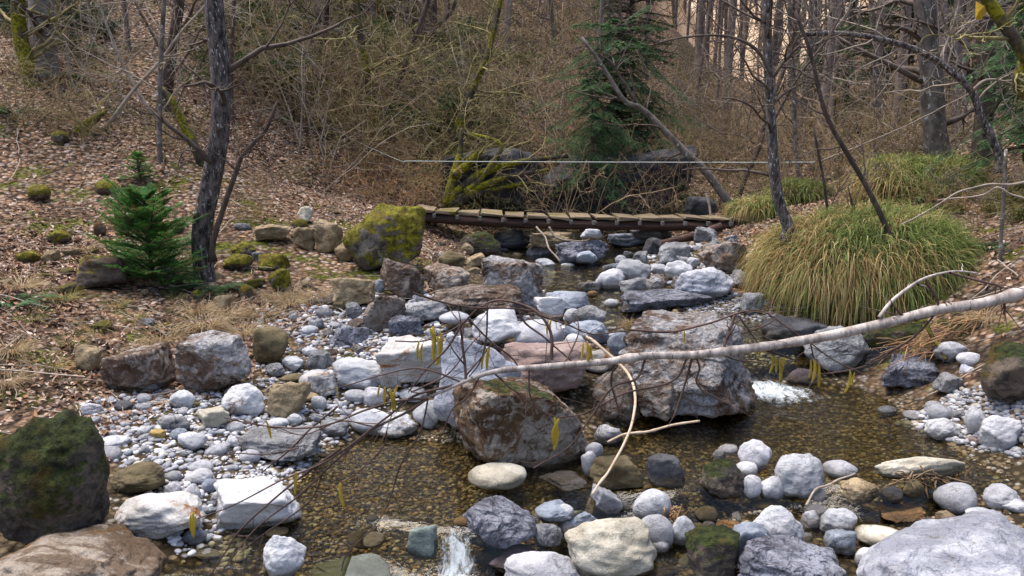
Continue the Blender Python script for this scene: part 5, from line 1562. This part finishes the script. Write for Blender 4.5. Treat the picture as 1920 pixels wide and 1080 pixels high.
TW = [
 ([(800,747),(760,775),(690,812),(610,866),(520,905),(430,952),(335,985)], 6, 2, 0), ([(690,812),(625,868),(560,930),(480,990),(420,1068)], 4, 2, 0),
 ([(800,747),(740,752),(690,768),(600,800),(505,800),(420,783)], 4.5, 2, 0), ([(640,840),(567,893),(500,947),(447,997),(423,1037),(390,1090)], 4, 2, .01),
 ([(633,763),(583,803),(533,853),(490,887)], 3.5, 2, .02), ([(607,883),(580,940),(500,997),(450,1037)], 3, 1.6, .02),
 ([(853,720),(773,743),(727,783),(640,847)], 4.5, 3, 0), ([(803,740),(787,813),(750,873),(717,963),(653,1037),(640,1070)], 3.2, 1.6, .01),
 ([(727,810),(720,837),(673,883),(640,907)], 3, 1.5, 0), ([(870,716),(790,690),(720,700),(660,722),(600,735)], 3, 1.5, .01),
 ([(1035,675),(1033,627),(1010,590),(973,570),(933,563),(900,577),(868,606),(835,625),(790,640),(740,640)], 7, 3, .02),
 ([(775,550),(830,567),(890,577),(950,578),(1000,585)], 3.4, 3, .03), ([(874,712),(872,680),(867,640),(870,606)], 6, 5, .02), ([(915,578),(912,640),(900,680),(880,705)], 3.2, 2, .01),
 ([(970,573),(985,605),(1020,632),(1045,655),(1075,680)], 4, 2, .01), ([(1010,590),(1060,608),(1110,625),(1180,622),(1260,620)], 3, 1.5, .02),
 ([(868,606),(840,650),(800,690),(765,735)], 4, 2, .01), ([(880,600),(920,640),(960,670),(975,690)], 3, 2, .02),
 ([(1357,650),(1370,615),(1380,587)], 6, 5, .02), ([(1180,620),(1260,622),(1330,605),(1380,587),(1420,582),(1453,597),(1493,627),(1520,645),(1570,680),(1625,705)], 5, 2.5, .01),
 ([(1385,590),(1405,620),(1425,645)], 3, 2, .0), ([(1390,625),(1430,612),(1455,598)], 3, 2, .01), ([(1648,597),(1680,557),(1730,523),(1780,510),(1833,513)], 8, 3.5, .03),
 ([(1780,510),(1850,530),(1890,542)], 4, 3, .02), ([(1735,530),(1757,567),(1743,600),(1697,643),(1623,683)], 4.5, 2.5, 0), ([(1697,643),(1640,680),(1560,700),(1530,702)], 3, 2, 0),
 ([(1303,662),(1290,700),(1278,740),(1265,782)], 4.5, 3, 0), ([(1303,662),(1312,690),(1305,715),(1325,742)], 3.5, 3, 0), ([(1155,678),(1147,715),(1155,750),(1165,785)], 4, 2.5, 0),
 ([(1210,672),(1195,710),(1150,727),(1103,787),(1067,835),(1000,878)], 4, 2, -.01), ([(1290,672),(1260,715),(1180,735),(1140,753),(1090,777),(1047,782)], 4, 2, 0),
 ([(993,690),(995,740),(1012,767),(1043,783)], 3, 2, 0), ([(1300,664),(1340,662),(1380,675),(1425,680)], 3, 2, .01), ([(1430,655),(1465,665),(1500,680)], 3, 2, .01),
 ([(1520,645),(1525,668),(1528,675)], 2.5, 2, 0), ([(1700,600),(1690,592),(1680,580)], 7, 5, 0), ([(1880,552),(1886,575),(1884,590)], 4, 3, 0),
 ([(900,705),(880,740),(850,765),(835,800)], 3, 1.6, 0), ([(925,697),(955,725),(985,745),(1010,770)], 3, 1.6, .01), ([(770,735),(840,700),(880,650),(905,625)], 3, 1.6, .02),
 ([(560,840),(500,852),(440,850),(400,862)], 2.6, 1.5, .02), ([(1060,680),(1075,650),(1085,620),(1080,590)], 3, 1.6, .03), ([(700,800),(640,790),(570,815),(520,800)], 2.8, 1.5, .02),
]
HZP = [P]
for px, a, b, dy in TW:
    Q = hpath(px, None, dy)
    Q = Q + np.stack([vnoise(Q * 9 + 3, 1), vnoise(Q * 9 + 7, 2), vnoise(Q * 9 + 11, 3)], 1) * .004
    HZP.append(Q)
    f = hY(px[0][0]) / FPX * .5
    mb = MB(); rr = np.linspace(a, b, len(Q)) * f * (1.0 if a >= 5 else 1.3)
    mb.tube(Q, rr, 5)
    for c in range(4):                                            # short side shoots
        j = int(rng.integers(2, len(Q) - 2))
        dd = unit(Q[j + 1] - Q[j]); s = unit(np.cross(dd, rng.normal(size=3)))
        L = rng.uniform(.04, .19)
        S = Q[j] + (dd * .7 + s * .7)[None] * (np.linspace(0, 1, 5) * L)[:, None] + rng.normal(size=(5, 3)) * .002
        S[0] = Q[j]
        mb.tube(S, np.linspace(b * f * .8, .0007, 5), 4)
    mb.build("twig", M_HAZEL if a >= 8 else M_HTWIG, hz)
def catkin_mesh(seed):
    r = np.random.default_rng(seed); n = 34
    z = -np.linspace(0, 1, n); bow = r.uniform(-.15, .15)
    Pp = np.stack([bow * np.sin(-z * 3.1), r.uniform(-.08, .08) * np.sin(-z * 3.1), z], 1)
    rad = .064 * np.sin(np.clip(-z * .96 + .03, 0, 1) * math.pi) ** .35 * (1 + .26 * (np.arange(n) % 2))
    mb = MB(); mb.tube(Pp, rad, 8); return mb.mesh("catkin", M_CATKIN)
CK = [catkin_mesh(i) for i in range(4)]
for (u, v, h) in [(806,616,34),(812,612,48),(826,622,28),(820,630,42),(786,640,26),(792,645,28),(910,655,28),(918,650,34),(1028,600,22),(1034,598,24),(1094,642,26),(1101,640,32),(1109,645,28),
                  (1446,665,26),(1454,668,24),(1463,670,28),(1471,670,34),(1424,650,18),(1520,675,26),(1527,672,34),(1535,682,34),(1594,694,32),(1603,698,20),(1040,783,48),(1048,785,42),
                  (500,790,28),(555,885,36),(638,905,40),(722,725,28),(730,728,36),(738,735,30),(712,722,20),(632,726,16),(358,965,28),(366,968,32),(1283,620,18),(362,960,36),(746,722,26)]:
    o = link("catkin", CK[int(rng.integers(4))], hz)
    y = hY(u) + rng.normal() * .01
    if 780 < u < 930 or 1020 < u < 1040: y += .1
    o.location = at(u, v, y) - hz0
    top = np.array(o.location); A = np.concatenate(HZP); dd = np.linalg.norm(A - top, axis=1); j = int(np.argmin(dd))
    if dd[j] > .004:                                              # its short stalk
        mid = (A[j] + top) / 2 + np.array([0, 0, .006])
        mb = MB(); mb.tube(smooth_path([A[j], mid, top], 7), .0009, 4); mb.build("stalk", M_HTWIG, hz)
    s = 1.4 * h / FPX * y; o.scale = (s * .9, s * .9, s)
    o.rotation_euler = (rng.normal() * .12, rng.normal() * .12, rng.uniform(0, 6.28))

# ------------------------------------------------------------------ loose sticks
def stick(name, label, px, Ys, w0, w1, mat, cat="stick", n=40, rough=.1):
    W = np.array([at(u, v, y) for (u, v), y in zip(px, np.interp(np.linspace(0, 1, len(px)), np.linspace(0, 1, len(Ys)), Ys))])
    Pp = smooth_path(W, n); o0 = Pp[0].copy()
    Pp = Pp + np.stack([vnoise(Pp * 7 + q, 40 + q) for q in range(3)], 1) * .010; o0 = Pp[0].copy()
    mb = MB(); mb.tube(Pp - o0, (1 + .8 * np.clip(vnoise(Pp * 19, 3) - .4, 0, 1)) * np.linspace(w0, w1, n) * .5 / FPX * np.mean(Ys), 8, None, rough, 5, 20.0)
    return tag(mb.build(name, mat, None, o0), label, cat)
M_STICK = plain_mat("peeled_pale_stick", (.58, .46, .34), (.42, .31, .21), 9, .6, .15, (1, 1, .5), vary=.1)
stick("stick", "pale curved stick standing between the lavender block and the centre boulders", [(1108,925),(1125,905),(1145,880),(1163,845),(1180,805),(1191,765),(1190,730),(1178,700),(1155,676),(1120,645),(1100,632)], [4.3,4.6,5.0,5.3], 4, 6.8, M_STICK)
stick("stick", "pale forked stick lying over the water right of the curved stick", [(1140,830),(1180,812),(1225,806),(1265,796),(1312,790)], [5.0,5.1], 5, 5, M_STICK)
stick("stick", "grey stick lying over the stone row right of the spotted white stone", [(1512,950),(1530,920),(1560,905),(1605,886)], [4.15,4.45], 5, 3.5, M_TWIGP)
stick("stick", "thin pale stick leaning across the right bank under the arching tree", [(1538,302),(1620,270),(1700,235),(1740,215),(1830,170)], [11.5,11.0], 2.5, 2, M_TWIGP)
stick("log", "reddish fallen log leaning under the right end of the bridge", [(1220,460),(1262,452),(1310,440),(1352,425)], [11.3,11.6], 12, 16, M_BEAM, "log")
stick("stick", "bleached stick standing against the dark rock behind the bridge", [(1333,412),(1330,385),(1322,362)], [12.2,12.3], 5, 4, M_TWIGP)
stick("root", "pale root hanging in front of the dark rock left of the pyramid rock", [(1005,425),(1022,445),(1030,465),(1050,490)], [11.4,11.0], 4, 3, M_TWIGP, "root")
stick("root", "forked pale root hanging under the bridge near the pyramid rock", [(1030,425),(1045,445),(1075,452),(1105,450)], [11.4,11.2], 4, 2, M_TWIGP, "root")
stick("branch", "dark branch leaning from the right bank down to the pool", [(1735,600),(1750,635),(1762,650),(1775,675)], [6.4,6.2], 9, 8, M_BARKM, "branch")
stick("branch", "bare grey twig reaching in from the right edge above the grass mound", [(1960,330),(1900,345),(1850,345),(1800,360),(1740,395),(1690,420)], [5.5,5.4], 5, 2, M_TWIGP, "branch")
stick("branch", "second bare twig reaching in from the right edge below the first", [(1960,380),(1900,365),(1870,350),(1840,365),(1760,375)], [5.4,5.5], 4, 2, M_TWIGP, "branch")

# mossy fallen stems fanned out before the rock face
mf0 = at(850, 380, 13.4)
mf = thing("fallen_tree", "moss covered fallen stems fanned out in front of the dark wet rock face", "fallen tree", mf0)
for px, w in [(q_, w_ * 1.5) for q_, w_ in [([(835,385),(880,340),(930,315),(1000,300),(1065,292)], 14), ([(840,388),(900,350),(960,330),(1030,318)], 12), ([(845,390),(890,365),(950,350),(1000,342)], 10), ([(850,330),(880,305),(905,270),(870,250)], 12), ([(870,360),(905,330),(940,275),(900,255),(870,250)], 9), ([(835,392),(850,330),(862,290),(866,240)], 13)]]:
    Q = smooth_path(np.array([at(u, v, 12.9 + .05 * i) for i, (u, v) in enumerate(px)]), 24) - mf0
    mb = MB(); mb.tube(Q, np.linspace(w, w * .35, 24) * .5 / FPX * 13.4, 8, None, .35, 3, 9.0)
    out = []
    for c in range(5):
        j = int(rng.integers(4, 22)); dd = unit(Q[j + 1] - Q[j])
        grow(Q[j], unit(np.cross(dd, rng.normal(size=3))) + dd, .7, .01, 1, rng, out, .25, .0)
    s = mb.build("stem", M_BARKM, mf)
    b = MB(); tubes(b, out); tag(b.build("twigs", M_TWIGG, s), kind="stuff")

# heap of dry brushwood on the right bank
def heap(label, px0, px1, Y, n, spread, seed, mat, L=.6):
    r = np.random.default_rng(seed); c0 = at(*px0, Y); c1 = at(*px1, Y + .3)
    mb = MB()
    for i in range(n):
        p = c0 + (c1 - c0) * r.random() + r.normal(size=3) * spread * np.array([1, .8, .5])
        d = unit((c1 - c0) + r.normal(size=3) * .35)
        l = L * r.uniform(.4, 1.1); tt = np.linspace(-.5, .5, 6)
        Q = p + d * (tt * l)[:, None] + np.array([0, 0, -.3]) * (tt[:, None] ** 2) * l + r.normal(size=(6, 3)) * .006
        mb.tube(Q - c0, r.uniform(.002, .006), 4)
    o = tag(mb.build("brushwood_heap", mat, None, c0), label, "brushwood")
    return o
heap("heap of dry orange brown brushwood on the right bank below the fallen branch", (1690,660), (1860,590), 6.3, 90, .07, 1, M_TWIGR)
heap("dark matted twigs washed against the long flat white stone", (1700,898), (1850,905), 4.5, 110, .025, 2, M_TWIG, .3)
heap("small clump of reddish dead twigs beside the narrow white stone", (1262,960), (1290,985), 4.2, 40, .02, 3, M_TWIGR, .14)

# the small yellow pennant shaped leaf at the top right
yl0 = at(1836, 4, 6.2)
V = np.array([at(1830,2,6.2), at(1846,12,6.2), at(1850,24,6.22), at(1838,38,6.2), at(1829,36,6.19), at(1836,20,6.17)]) - yl0
V2 = np.concatenate([V, V + np.array([0, .004, 0])])
Fy = np.array([[0,1,5],[1,2,5],[2,3,5],[3,4,5],[4,0,5]])
Fy = np.concatenate([Fy, Fy[:, ::-1] + 6] + [np.array([[i, (i + 1) % 5 + 6, (i + 1) % 5], [i, i + 6, (i + 1) % 5 + 6]]) for i in range(5)])
M_YL = plain_mat("yellow_leaf", (.50, .31, .02), (.36, .2, .015), 12, .6, .2, vary=0)
tag(link("leaf", mesh_np("leaf", V2, Fy, M_YL, None, False), None, yl0), "single yellow triangular leaf hanging by the slanting mossy trunk at top right", "leaf")
